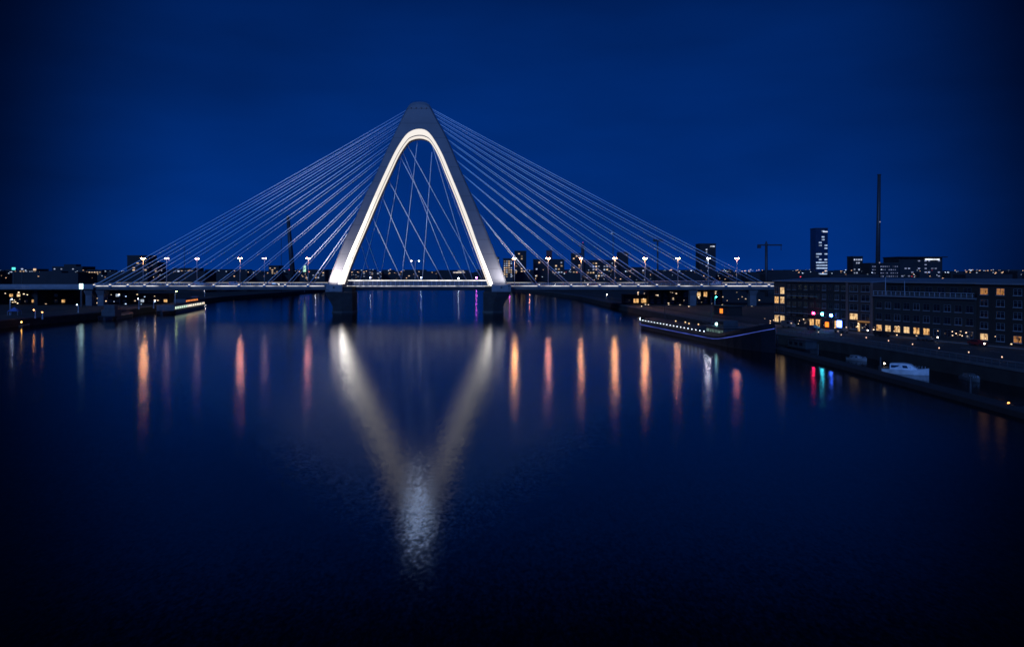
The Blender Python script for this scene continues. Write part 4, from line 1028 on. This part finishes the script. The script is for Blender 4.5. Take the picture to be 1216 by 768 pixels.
# ------------------------------------------------------------------ world
BACKGLOW = 9.0
w = bpy.data.worlds.new('World'); sc.world = w; w.use_nodes = True
nt = w.node_tree; nt.nodes.clear()
out = nt.nodes.new('ShaderNodeOutputWorld'); bg_ = nt.nodes.new('ShaderNodeBackground')
sky = nt.nodes.new('ShaderNodeTexSky'); sky.sky_type = 'NISHITA'; sky.sun_disc = False
sky.sun_elevation = R(-4.0); sky.sun_rotation = R(-7); sky.altitude = 0
bw_ = nt.nodes.new('ShaderNodeRGBToBW'); nt.links.new(sky.outputs['Color'], bw_.inputs['Color'])
tint = nt.nodes.new('ShaderNodeMix'); tint.data_type = 'RGBA'; tint.blend_type = 'MULTIPLY'; tint.inputs['Factor'].default_value = 1
SKYTINT = (0.002, 0.14, 1.0, 1)
tint.inputs['B'].default_value = SKYTINT
nt.links.new(bw_.outputs['Val'], tint.inputs['A'])
geo = nt.nodes.new('ShaderNodeTexCoord')
up = nt.nodes.new('ShaderNodeVectorMath'); up.operation = 'ADD'; up.inputs[1].default_value = (0,0,.38)
nrm = nt.nodes.new('ShaderNodeVectorMath'); nrm.operation = 'NORMALIZE'
nt.links.new(geo.outputs['Generated'], up.inputs[0]); nt.links.new(up.outputs['Vector'], nrm.inputs[0]); nt.links.new(nrm.outputs['Vector'], sky.inputs['Vector'])
sep = nt.nodes.new('ShaderNodeSeparateXYZ'); nt.links.new(geo.outputs['Generated'], sep.inputs['Vector'])
hi = nt.nodes.new('ShaderNodeMapRange'); hi.inputs['From Min'].default_value = .29; hi.inputs['From Max'].default_value = .42; hi.inputs['To Min'].default_value = 1; hi.inputs['To Max'].default_value = .05; hi.interpolation_type = 'SMOOTHSTEP'
nt.links.new(sep.outputs['Z'], hi.inputs['Value'])
bk = nt.nodes.new('ShaderNodeMapRange'); bk.inputs['From Min'].default_value = .1; bk.inputs['From Max'].default_value = -.7; bk.inputs['To Min'].default_value = 0; bk.inputs['To Max'].default_value = BACKGLOW
nt.links.new(sep.outputs['Y'], bk.inputs['Value'])
dp = nt.nodes.new('ShaderNodeVectorMath'); dp.operation = 'DOT_PRODUCT'
gd = Vector((0.01,1,0.10)).normalized(); dp.inputs[1].default_value = gd
nt.links.new(geo.outputs['Generated'], dp.inputs[0])
mr = nt.nodes.new('ShaderNodeMapRange'); mr.inputs['From Min'].default_value = .82; mr.inputs['From Max'].default_value = .93
mr.inputs['To Min'].default_value = .17; mr.inputs['To Max'].default_value = 1.0; mr.interpolation_type = 'SMOOTHSTEP'
nt.links.new(dp.outputs['Value'], mr.inputs['Value'])
nz = nt.nodes.new('ShaderNodeTexNoise'); nz.inputs['Scale'].default_value = 2.2; nz.inputs['Detail'].default_value = 4
mpn = nt.nodes.new('ShaderNodeMapping'); mpn.inputs['Scale'].default_value = (1,1,3.5)
nt.links.new(geo.outputs['Generated'], mpn.inputs['Vector']); nt.links.new(mpn.outputs['Vector'], nz.inputs['Vector'])
mz = nt.nodes.new('ShaderNodeMapRange'); mz.inputs['From Min'].default_value = .3; mz.inputs['From Max'].default_value = .7
mz.inputs['To Min'].default_value = .74; mz.inputs['To Max'].default_value = 1.18
nt.links.new(nz.outputs['Fac'], mz.inputs['Value'])
mu = nt.nodes.new('ShaderNodeMath'); mu.operation = 'MULTIPLY'
m1 = nt.nodes.new('ShaderNodeMath'); m1.operation = 'MULTIPLY'; nt.links.new(mr.outputs['Result'], m1.inputs[0]); nt.links.new(hi.outputs['Result'], m1.inputs[1])
m2 = nt.nodes.new('ShaderNodeMath'); m2.operation = 'ADD'; nt.links.new(m1.outputs['Value'], m2.inputs[0]); nt.links.new(bk.outputs['Result'], m2.inputs[1])
nt.links.new(m2.outputs['Value'], mu.inputs[0]); nt.links.new(mz.outputs['Result'], mu.inputs[1])
mu2 = nt.nodes.new('ShaderNodeMath'); mu2.operation = 'MULTIPLY'; mu2.inputs[1].default_value = 1.0
SKYSTR = mu2
nt.links.new(mu.outputs['Value'], mu2.inputs[0])
nt.links.new(tint.outputs['Result'], bg_.inputs['Color']); nt.links.new(mu2.outputs['Value'], bg_.inputs['Strength'])
nt.links.new(bg_.outputs['Background'], out.inputs['Surface'])
SKYSTR.inputs[1].default_value = 3.75

# ------------------------------------------------------------------ camera, render settings
cam = bpy.data.cameras.new('camera'); co = bpy.data.objects.new('camera', cam); COL.objects.link(co)
co.location = (0,0,CAMZ); co.rotation_euler = (R(90),0,0)
cam.sensor_width = 36; cam.lens = 36*F_PX/1216; cam.shift_y = -(384-HOR)/1216
cam.clip_start = .5; cam.clip_end = 30000
sc.camera = co
sc.view_settings.view_transform = 'Standard'; sc.view_settings.look = 'None'; sc.view_settings.exposure = 0; sc.view_settings.gamma = 1
sc.render.engine = 'CYCLES'
sc.cycles.use_denoising = True
try: sc.cycles.denoiser = 'OPENIMAGEDENOISE'
except Exception: pass
sc.cycles.max_bounces = 5; sc.cycles.diffuse_bounces = 2; sc.cycles.glossy_bounces = 3
sc.cycles.caustics_reflective = False; sc.cycles.caustics_refractive = False
sc.cycles.sample_clamp_indirect = 5
sc.cycles.sample_clamp_direct = 60
for mat in bpy.data.materials:      # dim emitters are found by bounced rays; lamps and the glowing arch lining are sampled directly
    for nd in mat.node_tree.nodes:
        if nd.type == 'EMISSION' and not nd.inputs['Strength'].is_linked and nd.inputs['Strength'].default_value < 3: mat.cycles.emission_sampling = 'NONE'
        if nd.type == 'EMISSION' and nd.inputs['Strength'].is_linked and not mat.name.startswith('arch_'): mat.cycles.emission_sampling = 'NONE'
sc.cycles.use_adaptive_sampling = False
sc.cycles.light_sampling_threshold = 0.0
sc.cycles.filter_width = 1.6
sc.render.film_transparent = False
